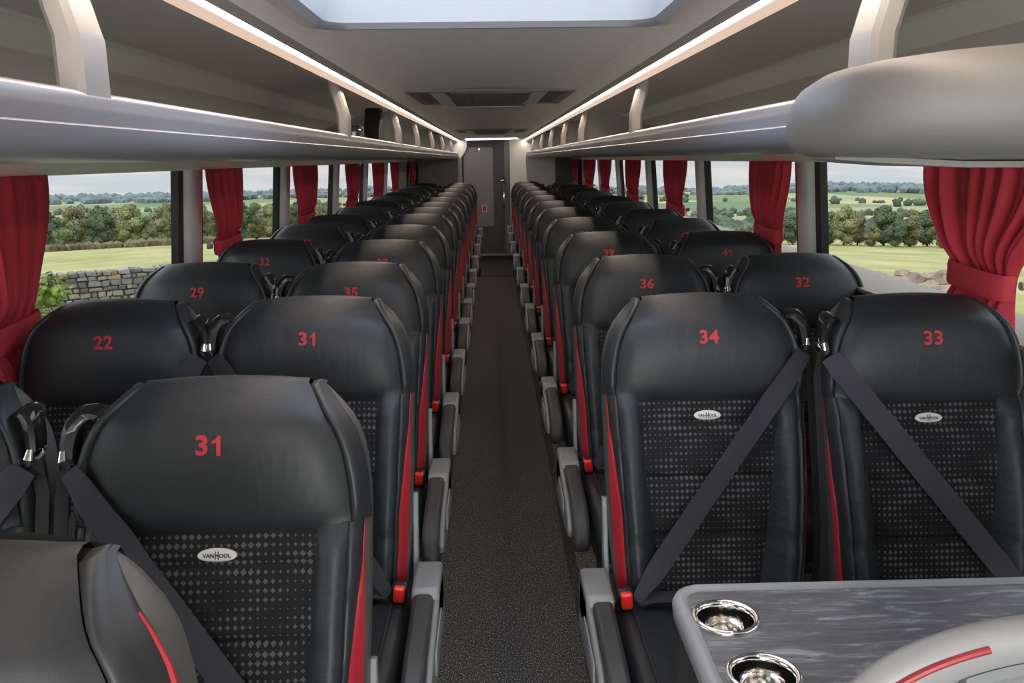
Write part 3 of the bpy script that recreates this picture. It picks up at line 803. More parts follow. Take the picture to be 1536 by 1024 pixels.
# padded pod at the front end of the right rack
PX = [(0.287,1.620,0.010,0.02),(0.290,1.623,0.020,0.05),(0.297,1.628,0.028,0.085),(0.308,1.633,0.036,0.11),(0.325,1.637,0.042,0.13),(0.350,1.6385,0.046,0.145),(0.40,1.640,0.051,0.16),(0.48,1.643,0.055,0.165),(0.60,1.647,0.059,0.165),(0.78,1.65,0.061,0.165),(0.95,1.65,0.060,0.16),(1.05,1.65,0.056,0.15),(1.10,1.65,0.045,0.12),(1.115,1.65,0.02,0.06)]
t = thing('headroom_pad', 'rounded beige leather pad on the near end of the right luggage rack', 'padded end', (0.7, 0.96, 1.6))
m = MB(); rows = []
PX = [(x*1.17 if x < 0.6 else lerp(0.702, 1.20, (x-0.6)/0.515), 1.6+(zc-1.6)*1.13, hz*1.13, hy) for x, zc, hz, hy in PX]
for x, zc, hz, hy in PX:
    ring = []
    for k in range(36):
        a = 2*PI*k/36; c, d = math.cos(a), math.sin(a)
        yy = hy*math.copysign(abs(c)**0.75, c); zz = hz*math.copysign(abs(d)**0.75, d)
        ring.append((x-0.7, yy, zc-1.6+zz))
    rows.append(ring)
m.grid(rows, closed=True, caps=True); m.build('pad', M['pod'], t, smooth=70)
m = MB(); rows = []
for x, zc, hz, hy in [(a, b, c, d*min(1, 0.55+0.15*k)) for k, (a, b, c, d) in enumerate(PX[3:12])]:
    zb = zc-1.6-hz
    rows.append([(x-0.7, -hy*0.60, zb+0.004), (x-0.7, -hy*0.62, zb-0.002), (x-0.7, hy*0.62, zb-0.002), (x-0.7, hy*0.60, zb+0.004)])
m.grid(rows, closed=True, caps=True); m.build('base_plate', M['podbase'], t, smooth=40)

# roof hatch
t = thing('roof_hatch', 'pale roof hatch with rounded grey frame in the ceiling', 'roof hatch', (0, (HY0+HY1)/2, 1.9))
def rrect(hx, hy, r, n=6):
    pts = []
    for q, (sx, sy) in enumerate(((1,1),(-1,1),(-1,-1),(1,-1))):
        for k in range(n+1):
            a = q*PI/2+k*PI/2/n; pts.append((sx*(hx-r)+r*math.cos(a), sy*(hy-r)+r*math.sin(a)))
    return pts
hy = (HY1-HY0)/2
m = MB(); m.grid([[(x, y, z) for x, y in rrect(hx_, hy_, r)] for hx_, hy_, r, z in ((0.405, hy+0.035, 0.08, 0.010), (0.405, hy+0.035, 0.08, -0.014), (0.395, hy+0.025, 0.075, -0.022), (0.360, hy-0.015, 0.06, -0.026), (0.345, hy-0.03, 0.05, -0.015), (0.340, hy-0.035, 0.05, 0.03))], closed=True)
m.build('frame', M['hatchframe'], t, smooth=40)
m = MB(); m.grid([[(x, y, z) for x, y in rrect(hx_, hy_, r)] for hx_, hy_, r, z in ((0.36, hy-0.01, 0.05, 0.030), (0.2, hy*0.55, 0.04, 0.034), (0.01, 0.01, 0.005, 0.035))], closed=True, caps=False)
m.build('hatch_pane', M['frosted'], t, smooth=60, fix=False)

# ceiling vents
def make_vent():
    t = thing('ceiling_vent', None, 'ceiling vent', (0, 4.4, 1.9), 0, 'air outlets in the ceiling')
    m = MB(); m.grid([[(x, y, z) for x, y in ((-hx_, -h0), (hx_, -h0), (hx_*f, h1), (-hx_*f, h1))] for hx_, h0, h1, z, f in ((0.385,0.47,0.47,0.0,0.97),(0.375,0.46,0.46,-0.012,0.97),(0.355,0.43,0.44,-0.013,0.97),(0.33,0.40,0.43,-0.004,0.97))], closed=True)
    m.build('frame', M['acgrey'], t, smooth=30)
    m = MB(); m.box(-0.34, 0.34, -0.42, 0.43, -0.006, -0.002); m.build('backing', M['acdark'], t, smooth=0)
    for a, b in ((-0.165, -0.072), (-0.070, 0.130), (0.132, 0.20)):
        m = MB(); m.prism([(-0.36,-0.006),(-0.36,-0.012),(0.30,-0.030),(0.34,-0.028),(0.34,-0.006)], 'x', a-0.02, b-0.02); m.build('panel', M['acgrey'], t, smooth=30, bevel=0.002)
    for s in (-1, 1):
        m = MB(); m.add([(s*0.20-0.01,-0.34,-0.008),(s*0.27-0.01,-0.34,-0.006),(s*0.24-0.01,0.18,-0.028),(s*0.17-0.01,0.20,-0.030),
                         (s*0.20-0.01,-0.34,-0.004),(s*0.27-0.01,-0.34,-0.004),(s*0.24-0.01,0.18,-0.006),(s*0.17-0.01,0.20,-0.006)],
                        [(0,1,2,3),(4,7,6,5),(0,4,5,1),(1,5,6,2),(2,6,7,3),(3,7,4,0)]); m.build('louvre', M['band'], t, smooth=0)
    m = MB(); m.rbox(-0.18, 0.16, 0.335, 0.40, -0.036, -0.024, 0.005); m.build('edge_strip', M['aclight'], t)
    return t
v = make_vent(); v['label'] = 'grey recessed air vent in the ceiling, nearer of the two'
v2 = copy_tree(v); v2.location = (0, 9.6, 1.9); v2['label'] = 'small looking air vent in the ceiling near the rear door'
t = thing('light_bar', 'cool white light bar across the ceiling above the rear door', 'light', (0, 13.1, 1.885))
m = MB(); m.rbox(-0.40, 0.40, -0.03, 0.10, -0.012, 0.010, 0.006); m.build('housing', M['hatchframe'], t)
m = MB(); m.rbox(-0.385, 0.385, -0.036, -0.028, -0.011, 0.003, 0.002); m.build('tube', M['ledcool'], t)

# ------------------------------------------------------------------ rear end
m = MB(); m.box(XL-0.1, -0.44, Y1, Y1+0.06, 0.0, 2.0); m.box(-0.44, 0.275, Y1, Y1+0.06, 1.845, 2.0); m.box(0.275, XR+0.1, Y1, Y1+0.06, 0, 2.0)
m.box(0.185, 0.275, Y1-0.03, Y1+0.06, 0.19, 1.86); m.box(-0.44, 0.275, Y1+0.04, Y1+0.06, 0, 1.9)
struct('wall_back', m, M['rearwall'], 'dark grey rear wall of the coach')
d = bpy.data.objects.new('door_1', None); COL.objects.link(d); d.location = (-0.13, Y1-0.03, 0.2); d['kind'] = 'structure'; d['label'] = 'dark rear door with grey inset panel and lever handle'
m = MB(); m.box(-0.31, 0.313, 0, 0.05, 0.0, 1.645); m.build('leaf', M['reardoor'], d, smooth=0)
m = MB(); m.grid([[(x-0.075, y, z+0.978) for x, z in rrect(hx_, hz_, r)] for hx_, hz_, r, y in ((0.222,0.590,0.03,0.0),(0.222,0.590,0.03,-0.012),(0.214,0.582,0.026,-0.018),(0.05,0.4,0.02,-0.018))], closed=True, caps=True)
m.build('inset_panel', M['rearpanel'], d, smooth=30)
m = MB(); m.rbox(0.285, 0.315, -0.03, 0.0, 0.70, 1.13, 0.008); m.build('handle_plate', M['gloss'], d)
m = MB(); m.tube([(0.300,-0.05,0.72),(0.300,-0.055,0.80),(0.300,-0.055,0.95),(0.300,-0.04,1.0),(0.300,-0.01,1.03)], 0.011, 10); m.tube([(0.300,-0.02,1.08),(0.300,-0.05,1.08),(0.24,-0.055,1.08)], 0.011, 10)
m.build('handle', M['chrome'], d)
m = MB(); m.rbox(-0.05, 0.045, -0.022, -0.017, 0.60, 0.85, 0.002); m.build('notice_plate', M['acgrey'], d)
m = MB(); m.box(-0.035, 0.045, -0.025, -0.021, 0.61, 0.72); n_ = m.build('notice', M['notice'], d, smooth=0)
m = MB(); m.box(-0.022, 0.032, -0.0275, -0.0245, 0.625, 0.70); m.box(-0.03, 0.04, -0.0265, -0.0245, 0.700, 0.708); m.build('notice_mark', M['noticered'], n_, smooth=0)
m = MB(); m.tube([(-0.06,-0.017,1.54),(-0.06,-0.024,1.54)], 0.012, 12); m.build('peephole', M['chrome'], d)
m = MB(); m.box(0.262, 0.93, 13.0, 13.03, PLAT, 1.88); struct('wall_rear_right', m, M['pale'], 'pale partition right of the rear door')
m = MB(); m.box(-1.10, -0.45, 13.15, 13.2, PLAT, 1.62); struct('wall_rear_left', m, M['rearwall'], 'dark partition left of the rear door')
for s in (-1, 1):
    m = MB(); m.prism([(s*0.365,1.885),(s*0.37,1.78),(s*0.40,1.70),(s*0.44,1.64),(s*0.50,1.60),(s*1.1,1.60),(s*1.1,1.99),(s*0.45,1.90)], 'y', 13.2, 13.27)
    struct('trim_bulkhead_'+('left' if s < 0 else 'right'), m, M['pillar'] if s > 0 else M['band'], 'grey bulkhead at the end of the rack')

# ------------------------------------------------------------------ curtains
def curtain(x, y0, y1, inward, seed, label, group, ztop=1.575, ztie=1.255, ft=0.56):
    rnd = random.Random(seed)
    W = y1-y0; yc = (y0+y1)/2; zb = 0.86
    t = thing('curtain', label, 'curtain', (x, yc, zb), 0, group)
    NU, NV = 90, 36
    ph = [rnd.uniform(0, 6.28) for _ in range(6)]; npl = rnd.choice((6, 7))
    def shape(v_z):
        if v_z >= ztie: q = smooth01((ztop-v_z)/(ztop-ztie))**1.25; return lerp(1.0, ft, q)
        q = smooth01((ztie-v_z)/0.3); return lerp(ft, ft*1.35, q)
    rows = []
    for i in range(NV+1):
        z = lerp(zb, ztop, i/NV); f = shape(z); row = []
        near = math.exp(-((z-ztie)/0.05)**2)
        amp = 0.020*(1-0.55*near)
        for j in range(NU+1):
            u = j/NU; yy = (u-0.5)*W*f
            warp = u+0.035*math.sin(2*PI*u*1.3+ph[0])+0.02*math.sin(2*PI*u*2.7+ph[1]+z*2)
            fold = math.sin(2*PI*npl*warp+ph[2]) + 0.45*math.sin(2*PI*npl*1.9*warp+ph[3]+z*3)
            env = 0.6+0.4*math.sin(2*PI*u*1.1+ph[4])
            belly = 0.025*math.sin(PI*u)*(1-near)
            row.append((inward*(amp*fold*env + belly - 0.012*near), yy, z-zb))
        rows.append(row)
    m = MB(); m.grid(rows); o = m.build('cloth', M['curtain'], t, smooth=80)
    sm = o.modifiers.new('thickness', 'SOLIDIFY'); sm.thickness = 0.003
    # tie band wrapped round the waist
    hw = W*ft*0.5+0.006; rows = []
    for k in range(40):
        a = 2*PI*k/40; c, s_ = math.cos(a), math.sin(a)
        xx = inward*(0.034*math.copysign(abs(c)**0.7, c)-0.004); yy = hw*math.copysign(abs(s_)**0.7, s_)
        tilt = 0.06*yy
        rows.append([(xx*sc, yy*sc2, ztie-zb+dz+tilt) for sc, sc2, dz in ((0.92,0.985,-0.030),(1.0,1.0,-0.023),(1.04,1.0,-0.008),(0.98,1.0,0.004),(1.04,1.0,0.014),(1.0,1.0,0.023),(0.92,0.985,0.030))])
    rows.append(rows[0])
    m = MB(); m.grid(rows); m.build('tie_band', M['tieband'], t, smooth=60)
    m = MB(); m.tube([(inward*-0.045, -hw-0.004, ztie-zb), (inward*-0.025, -hw-0.004, ztie-zb)], [0.012, 0.010], 12); m.build('tie_hook', M['aclight'], t)
CL = [(1.66, 2.25), (3.48, 3.97), (5.04, 5.62), (6.74, 7.38), (8.34, 9.0), (9.93, 10.6), (12.2, 12.6)]
CR = [(1.76, 2.37), (3.47, 3.96), (5.27, 6.0), (7.0, 7.75), (8.75, 9.6), (10.25, 11.2), (12.0, 12.9)]
for i, (a, b) in enumerate(CL):
    curtain(-1.125, a, b, 1, 10+i, 'red curtain tied back at the left windows, %s from the front' % ORD[i], 'tied red curtains at the left windows', ztie=1.215 if i == 0 else 1.265)
for i, (a, b) in enumerate(CR):
    curtain(1.175, a, b, -1, 30+i, 'red curtain tied back at the right windows, %s from the front' % ORD[i], 'tied red curtains at the right windows', ztie=1.30 if i == 0 else 1.275, ft=0.40 if i == 0 else 0.58)

# ------------------------------------------------------------------ table with cup holders
TZ = 0.96
TX0, TX1, TY0, TY1 = 0.255, 1.16, 0.770, 1.215
t = thing('folding_table', 'slate grey table with pale rim and two chrome cup holders', 'table', ((TX0+TX1)/2, (TY0+TY1)/2, PLAT))
tcx, tcy = (TX0+TX1)/2, (TY0+TY1)/2; hx, hyy = (TX1-TX0)/2, (TY1-TY0)/2
zt = TZ-PLAT
CUPS = [(0.319, 1.112), (0.330, 0.972)]
def ringgrid(ins, z, r): return [(x, y, z) for x, y in rrect(hx-ins, hyy-ins, max(0.004, r-ins), 8)]
m = MB(); m.grid([ringgrid(0.022, zt-0.003, 0.05), ringgrid(0.019, zt+0.001, 0.05), ringgrid(0.012, zt+0.004, 0.05), ringgrid(0.004, zt+0.001, 0.05), ringgrid(0.0, zt-0.008, 0.05), ringgrid(0.002, zt-0.030, 0.05), ringgrid(0.012, zt-0.036, 0.05), ringgrid(0.03, zt-0.036, 0.05)], closed=True)
m.build('rim', M['rim'], t, smooth=60)
# top with two round openings: built as strips around the cups
import bmesh
bm = bmesh.new()
outer = [bm.verts.new((x, y, zt-0.002)) for x, y in rrect(hx-0.0205, hyy-0.0205, 0.03, 8)]
edges = [bm.edges.new((outer[i], outer[(i+1) % len(outer)])) for i in range(len(outer))]
for cx, cy in CUPS:
    ring = [bm.verts.new((cx-tcx+0.041*math.cos(2*PI*k/32), cy-tcy+0.041*math.sin(2*PI*k/32), zt-0.002)) for k in range(32)]
    edges += [bm.edges.new((ring[k], ring[(k+1) % 32])) for k in range(32)]
bmesh.ops.triangle_fill(bm, use_beauty=True, edges=edges)
me = bpy.data.meshes.new('table_top'); bm.to_mesh(me); bm.free(); me.materials.append(M['slate'])
o = bpy.data.objects.new('table_top', me); COL.objects.link(o); o.parent = t
m = MB(); m.box(0.385-tcx, hx-0.035, -hyy+0.035, hyy-0.035, zt-0.035, zt-0.030); m.build('underside', M['dark'], t, smooth=0)
for cx, cy in CUPS:
    m = MB(); rows = []
    for r, z in ((0.0475,-0.003),(0.0480,0.001),(0.0465,0.0045),(0.0430,0.0055),(0.0395,0.003),(0.0380,-0.002),(0.0370,-0.02),(0.0360,-0.055),(0.034,-0.066),(0.028,-0.072),(0.001,-0.073)):
        rows.append([(cx-tcx+r*math.cos(2*PI*k/40), cy-tcy+r*math.sin(2*PI*k/40), zt+z) for k in range(40)])
    m.grid(rows, closed=True); m.build('cup_holder', M['chrome'], t, smooth=60)
m = MB(); m.prism([(TX0+0.008-tcx, zt-0.034), (TX0+0.021-tcx, zt-0.034), (TX0+0.021-tcx, zt-0.16), (TX0+0.008-tcx, zt-0.16)], 'y', -hyy+0.06, hyy-0.06); m.build('side_panel', M['dark'], t, smooth=0)
for q in (0.06,):
    m = MB(); m.tube([(0.2, q, 0), (0.2, q, zt-0.036)], 0.03, 14); m.build('leg', M['dark'], t)
    m = MB(); m.rbox(0.12, 0.28, q-0.06, q+0.06, 0, 0.02, 0.008); m.build('foot', M['dark'], t)

# grey seat back facing the table (its occupant would face the rear)
t = thing('courier_seat', 'pale grey moulded seat back with red line before the table', 'seat', (0.578, 0.622, PLAT))
def arch(dd, n=40):
    """outline of the shell in x,z (seat space), inset by dd"""
    pts = []
    hw, top, r = 0.262-dd, 0.972-dd, 0.125-dd*0.3
    for k in range(n+1):
        a = PI - PI*k/n
        c, s_ = math.cos(a), math.sin(a)
        pts.append((hw*math.copysign(abs(c)**0.9, c), top-r + r*abs(s_)**0.95))
    return [(-hw, 0.30)] + pts + [(hw, 0.30)]
YS = 0.10    # viewer-side face of the shell is at local y = YS
rows = [[(x, y, z) for x, z in arch(dd)] for dd, y in ((0.012, YS+0.034), (0.003, YS+0.028), (0.0, YS+0.020), (0.0, YS+0.014), (0.003, YS+0.006), (0.008, YS+0.001), (0.014, YS-0.001), (0.034, YS+0.001), (0.040, YS+0.008))]
m = MB(); m.grid(rows); m.build('shell_rim', M['backgrey'], t, smooth=60)
a_in = arch(0.040); n_in = len(a_in)
m = MB(); rows = [[(x*f, y, lerp(0.30, z, f2)) for x, z in a_in] for f, f2, y in ((1,1,YS+0.008),(0.98,0.985,YS+0.022),(0.6,0.7,YS+0.030),(0.02,0.1,YS+0.03))]
m.grid(rows); m.build('inner_panel', M['backinner'], t, smooth=60)
arcp = [q for q in arch(0.013, 120) if -0.245 < q[0] < -0.122 and q[1] > 0.7]
m = MB(); m.tube([(x, YS-0.0015, z) for x, z in arcp], 0.0036, 8); m.build('red_line', M['redline'], t)
ap = arch(0.040, 60)
m = MB(); rows = [[(x, YS+0.004, z+0.002), (x, YS+0.016, z-0.001), (x, YS+0.017, z-0.011), (x, YS+0.006, z-0.012)] for x, z in ap[19:44]]
m.grid(rows, closed=True, caps=True); m.build('grip_slot', M['armgrey'], t, smooth=40)
m = MB(); m.grid([[(x, y, z) for x, z in arch(dd)] for dd, y in ((0.05, YS+0.032), (0.06, YS+0.038), (0.09, YS+0.042), (0.2, YS+0.044))]); m.build('backrest', M['leather'], t, smooth=60)
m = MB(); m.rbox(-0.26, 0.26, YS+0.10, YS+0.48, 0.33, 0.45, 0.04); m.build('cushion', M['leather'], t)
for s in (-1, 1):
    m = MB(); m.box(s*0.17-0.02, s*0.17+0.02, YS+0.12, YS+0.42, 0, 0.33); m.build('leg', M['dark'], t, smooth=0)

# ------------------------------------------------------------------ outside
CAMZ = 1.6
DROP = [(0,3.1),(17,3.1),(26,3.9),(60,7.1),(120,11.4),(200,16.6),(236,19.0),(330,29),(460,40),(700,50),(1000,58),(1350,62),(1700,60),(2100,74),(2800,110)]
def terr(x, y):
    d = math.hypot(x, y)
    z = CAMZ-table(d, DROP)
    if d > 40:
        z += noise.noise(Vector((x*0.004, y*0.004, 1.7)))*min(d*0.006, 7)
    if x > 0: z -= 1.2*smooth01((d-60)/100)
    return z
m = MB(); rows = []
rad = [0.0, 4, 8, 12, 16, 20, 24, 30, 38, 48, 60, 75, 95, 120, 150, 180, 210, 236, 260, 290, 330, 380, 440, 510, 590, 680, 780, 900, 1030, 1180, 1350, 1540, 1700, 1900, 2200, 2800]
for r in rad:
    rows.append([(r*math.sin(2*PI*k/180), r*math.cos(2*PI*k/180), terr(r*math.sin(2*PI*k/180), r*math.cos(2*PI*k/180))) for k in range(180)])
m.grid(rows, closed=True)
struct('ground', m, M['ground'], 'rolling green and straw coloured farmland outside the windows', smooth=80)

def leafcards(m, pts_fn, n, size, rnd):
    for _ in range(n):
        p, nn = pts_fn(rnd)
        a = Vector((rnd.uniform(-1,1), rnd.uniform(-1,1), rnd.uniform(-1,1)))
        a = (a-nn*a.dot(nn)*0.7).normalized(); b = a.cross(nn+Vector((rnd.uniform(-.5,.5),rnd.uniform(-.5,.5),rnd.uniform(-.5,.5)))).normalized()
        s = size*rnd.uniform(0.6, 1.3)
        m.add([p-a*s-b*s*0.5, p+a*s*0.2-b*s*0.8, p+a*s+b*s*0.3, p-a*s*0.1+b*s*0.8], [(0,1,2,3)])
def ico(sub):
    bm = bmesh.new(); bmesh.ops.create_icosphere(bm, subdivisions=sub, radius=1)
    v = [x.co.copy() for x in bm.verts]; f = [tuple(y.index for y in x.verts) for x in bm.faces]; bm.free(); return v, f
ICO1, ICO2 = ico(1), ico(2)
def blob(m, c, r, seed, geo=ICO2, squash=0.85, rough=0.25):
    v, f = geo
    m.add([(c[0]+p.x*r*(1+rough*noise.noise(p*2.3+Vector((seed*3.1,0,0)))), c[1]+p.y*r*(1+rough*noise.noise(p*2.3+Vector((0,seed*2.7,0)))), c[2]+p.z*r*squash*(1+rough*noise.noise(p*2.1+Vector((0,0,seed))))) for p in v], f)
TREES = {}
def tree_proto(kind, mat, seed):
    """unit tree 1 m tall: trunk and crown meshes"""
    rnd = random.Random(seed)
    cm = MB(); balls = []
    nb = 15
    for k in range(nb):
        h = rnd.uniform(0.14, 0.82); rr = 0.34*math.sin(PI*min(1, max(0.1, (h-0.10)/0.85)))
        a = rnd.uniform(0, 2*PI); q = math.sqrt(rnd.random())
        r = rnd.uniform(0.12, 0.19)
        balls.append((Vector((rr*q*math.cos(a), rr*q*math.sin(a), h)), r))
    balls.append((Vector((0, 0, 0.86)), 0.13)); balls.append((Vector((0,0,0.5)), 0.24))
    for k, (c, r) in enumerate(balls): blob(cm, c, r*0.93, seed*10+k, ICO1)
    def pf(rnd):
        c, r = rnd.choice(balls)
        d = Vector((rnd.gauss(0,1), rnd.gauss(0,1), rnd.gauss(0,1)+0.25)).normalized()
        p = c+Vector((d.x, d.y, d.z*0.85))*r*rnd.uniform(0.9, 1.12)
        return p, d
    leafcards(cm, pf, 2600, 0.024, rnd)
    root = bpy.data.objects.new('field_tree', None); COL.objects.link(root)
    tm = MB(); tm.tube([(0,0,-0.05),(0.01,0,0.15),(0,0.01,0.4),(0.01,0,0.6)], [0.034,0.024,0.018,0.006], 8)
    tm.build('trunk', M['trunk'], root)
    cm.build('crown', M[mat], root, smooth=0, fix=False)
    return root
KINDS = [('leafa', 'dark green'), ('leafb', 'olive green'), ('leafc', 'pale yellow green'), ('leafd', 'brownish')]
used = {}
def plant(kind, x, y, h, wide, label, group):
    mat, _ = KINDS[kind]
    if kind not in TREES: TREES[kind] = tree_proto('t', mat, 100+kind); root = TREES[kind]
    else: root = copy_tree(TREES[kind])
    root.location = (x, y, terr(x, y)-0.1); root.scale = (h*wide*0.9, h*wide*0.9, h)
    root.rotation_euler = (0, 0, random.uniform(0, 6.28))
    tag(root, label, 'tree', group)
def at(px, rng):           # bearing measured in the photograph, ground range in metres
    a = math.atan2(px-738, 1300.0*0.99); return rng*math.sin(a), rng*math.cos(a)
spots = []
LT = [(40,212,9.5,0,1.1),(88,210,9.6,0,1.0),(112,196,7.5,1,1.2),(128,226,10.5,3,1.0),(150,205,8.0,0,1.15),(168,222,10.2,0,1.0),(190,230,10.0,2,1.1),(208,207,10.3,2,1.1),(232,206,7.2,1,1.1),(250,224,9.8,2,1.1),(268,230,11.0,3,0.9),(285,206,8.5,3,1.1),(312,215,10.2,1,1.1),(340,224,9.5,0,1.1),(368,205,10.6,0,1.0),(390,222,10.2,1,1.1),(412,208,9.6,2,1.1),(432,224,10.4,1,1.0),(452,212,10.2,0,1.0),(480,210,10.4,1,1.1),(505,214,9.8,2,1.1)]
for i, (px, rg, h, k, w) in enumerate(LT):
    x, y = at(px, rg)
    plant(k, x, y, h*0.90, w, '%s field tree, %s of the row beyond the left meadow' % (KINDS[k][1], ORD[i] if i < 15 else ['sixteenth','seventeenth','eighteenth','nineteenth','twentieth','twenty-first'][i-15]), 'trees beyond the left meadow')
RT = [(1520,172,8.5,0,1.1),(1478,170,8.2,1,1.1),(1440,176,8.0,0,1.1),(1412,168,6.6,1,1.2),(1388,178,8.6,0,1.1),(1362,172,8.4,1,1.15),(1340,168,6.0,0,1.2),(1322,176,9.6,0,1.0),(1303,170,5.0,1,1.2),(1282,178,7.4,3,1.0),(1262,172,9.2,2,1.15),(1240,178,8.2,1,1.0),(1222,170,6.4,0,1.2),(1185,174,7.5,0,1.1),(1160,172,7.0,1,1.1),(1128,176,5.0,1,1.2),(1108,170,4.6,3,1.2),(1062,172,6.6,0,1.1),(1046,178,8.0,1,1.0),(985,176,8.0,3,1.0)]
for i, (px, rg, h, k, w) in enumerate(RT):
    x, y = at(px, rg)
    plant(k, x, y, h*0.82, w, '%s field tree, %s of the row below the right meadow' % (KINDS[k][1], ORD[i] if i < 15 else ['sixteenth','seventeenth','eighteenth','nineteenth','twentieth'][i-15]), 'trees below the right meadow')
# distant woodland, too many trees to count
rnd = random.Random(5)
m = MB(); m2 = MB()
for _ in range(3600):
    r = rnd.choice((rnd.uniform(330, 700), rnd.uniform(500, 1350)))
    a = math.radians(rnd.choice((-1, 1))*rnd.uniform(6, 52))
    x, y = r*math.sin(a), r*math.cos(a)
    den = noise.noise(Vector((x*0.0065, y*0.011, 4.2)))
    if den < (-0.10 if x > 0 else -0.25): continue
    rr = rnd.uniform(3.0, 5.5)
    blob(m, (x, y, terr(x, y)+rr*0.55), rr, rnd.random()*50, ICO1, 0.95, 0.5)
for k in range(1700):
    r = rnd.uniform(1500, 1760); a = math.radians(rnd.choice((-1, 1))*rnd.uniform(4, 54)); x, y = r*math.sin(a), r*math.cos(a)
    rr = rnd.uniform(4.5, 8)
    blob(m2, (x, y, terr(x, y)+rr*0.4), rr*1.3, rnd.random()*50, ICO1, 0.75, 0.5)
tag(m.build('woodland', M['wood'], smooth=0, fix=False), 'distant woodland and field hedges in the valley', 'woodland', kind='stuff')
tag(m2.build('woodland_ridge', M['ridge'], smooth=0, fix=False), 'haze-tinted wooded ridge on the horizon', 'woodland', kind='stuff')

# dry stone wall outside the left window
rnd = random.Random(11)
ang = lambda px: math.atan2(px-738, 1287.0)
p0 = Vector((18.6*math.sin(ang(15)), 18.6*math.cos(ang(15)), 0)); p1 = Vector((19.4*math.sin(ang(340)), 19.4*math.cos(ang(340)), 0))
L = (p1-p0).length; dr = (p1-p0).normalized(); nr = Vector((-dr.y, dr.x, 0))
if nr.dot(-p0) < 0: nr = -nr
base = -1.62
t = thing('stone_wall', 'grey dry stone wall outside the first left window', 'stone wall', (p0.x, p0.y, base))
m = MB(); z = 0.0
while z < 1.15:
    hgt = rnd.uniform(0.07, 0.14); xx = -0.2
    while xx < L:
        ln = rnd.uniform(0.09, 0.28)
        c = dr*(xx+ln/2)+nr*rnd.uniform(-0.02, 0.03)+Vector((0, 0, z+hgt/2))
        hw, hd, hh = ln/2-0.012, 0.20, hgt/2-0.008
        jit = [Vector((rnd.uniform(-.02,.02), rnd.uniform(-.02,.02), rnd.uniform(-.015,.015))) for _ in range(8)]
        rows = []
        for sx in (-1, 1):
            q = [c+dr*sx*hw+nr*sy*hd+Vector((0,0,sz*hh)) for sy, sz in ((-1,-1),(1,-1),(1,1),(-1,1))]
            rows.append([p+jit[i+(0 if sx < 0 else 4)] for i, p in enumerate(q)])
        m.grid(rows, closed=True, caps=True); xx += ln
    z += hgt
o = m.build('stones', M['stone'], t, smooth=0, bevel=0.028)
m = MB(); m.add([p+nr*b*0.14+Vector((0,0,c)) for p in (Vector((0,0,0)), dr*L) for b, c in ((-1,0),(1,0),(1,1.12),(-1,1.12))], [(0,1,2,3),(4,7,6,5),(0,4,5,1),(1,5,6,2),(2,6,7,3),(3,7,4,0)])
m.build('core', M['trunk'], t, smooth=0)
# shrub and hedge
x, y = 12.6*math.sin(ang(64)), 12.6*math.cos(ang(64))
t = thing('shrub', 'fresh green shrub in front of the stone wall', 'shrub', (x, y, base))
m = MB(); bl = [(Vector((rnd.uniform(-.28,.28), rnd.uniform(-.28,.28), rnd.uniform(0.2, 1.72))), rnd.uniform(0.15, 0.26)) for _ in range(18)]
def pf(r):
    c, q = r.choice(bl); d = Vector((r.gauss(0,1), r.gauss(0,1), r.gauss(0,1))).normalized(); return c+d*q*r.uniform(0.6, 1.15), d
leafcards(m, pf, 1900, 0.042, rnd); m.build('foliage', M['leafe'], t, smooth=0, fix=False)
m = MB()
for k in range(7):
    c, q = bl[k]; m.tube([(0,0,0), (c.x*0.5, c.y*0.5, c.z*0.6), tuple(c)], [0.014, 0.01, 0.005], 6)
m.build('stems', M['trunk'], t)
hp = []
for i, (pa, pb, rg, hh) in enumerate(((20, 192, 184, 1.6), (205, 330, 190, 1.8))):
    x0, y0 = at(pa, rg); x1, y1 = at(pb, rg*1.04)
    t = MB(); n = 60
    for k in range(n):
        q = k/n; x, y = lerp(x0, x1, q), lerp(y0, y1, q)
        blob(t, (x+rnd.uniform(-.3,.3), y+rnd.uniform(-.3,.3), terr(x, y)+hh*0.3), rnd.uniform(0.45, 0.8)*hh, k+i*90, ICO1, 0.9, 0.6)
    tag(t.build('hedge', M['hedge'], smooth=0, fix=False), ('low brown hedge across the left meadow, nearer the shrub', 'low brown hedge across the left meadow, farther from the shrub')[i], 'hedge')
# rubble outside the right window
bx = [(1300,19.5),(1316,20.5),(1328,18.8),(1344,19.6),(1352,21),(1362,18.6),(1376,19.4),(1388,20.4),(1398,18.7),(1410,19.7),(1422,20.8),(1430,18.8),(1440,19.8),(1452,20.6),(1462,18.9),(1474,20),(1340,17.9),(1370,17.8),(1400,17.9),(1430,17.8)]
pos_words = ORD + ['sixteenth','seventeenth','eighteenth','nineteenth','twentieth']
for i, (px, rg) in enumerate(bx):
    rg = 28+(rg-17.8)*4.4+rnd.uniform(-2.0, 2.0); px += rnd.uniform(-4, 4)
    x, y = rg*math.sin(ang(px)), rg*math.cos(ang(px)); r = rnd.uniform(0.30, 0.48)
    m = MB(); blob(m, (0, 0, r*0.35), r*rnd.uniform(0.8, 1.2), i*7, ICO2, rnd.uniform(0.5, 0.8), 0.75)
    o = m.build('boulder', M['rubble'], smooth=25); o.location = (x, y, terr(x, y)); o.rotation_euler = (0, 0, rnd.uniform(0, 6))
    tag(o, 'rough brown boulder in the rubble outside the right window, %s along the heap' % pos_words[i], 'boulder', 'rubble stones outside the right window')

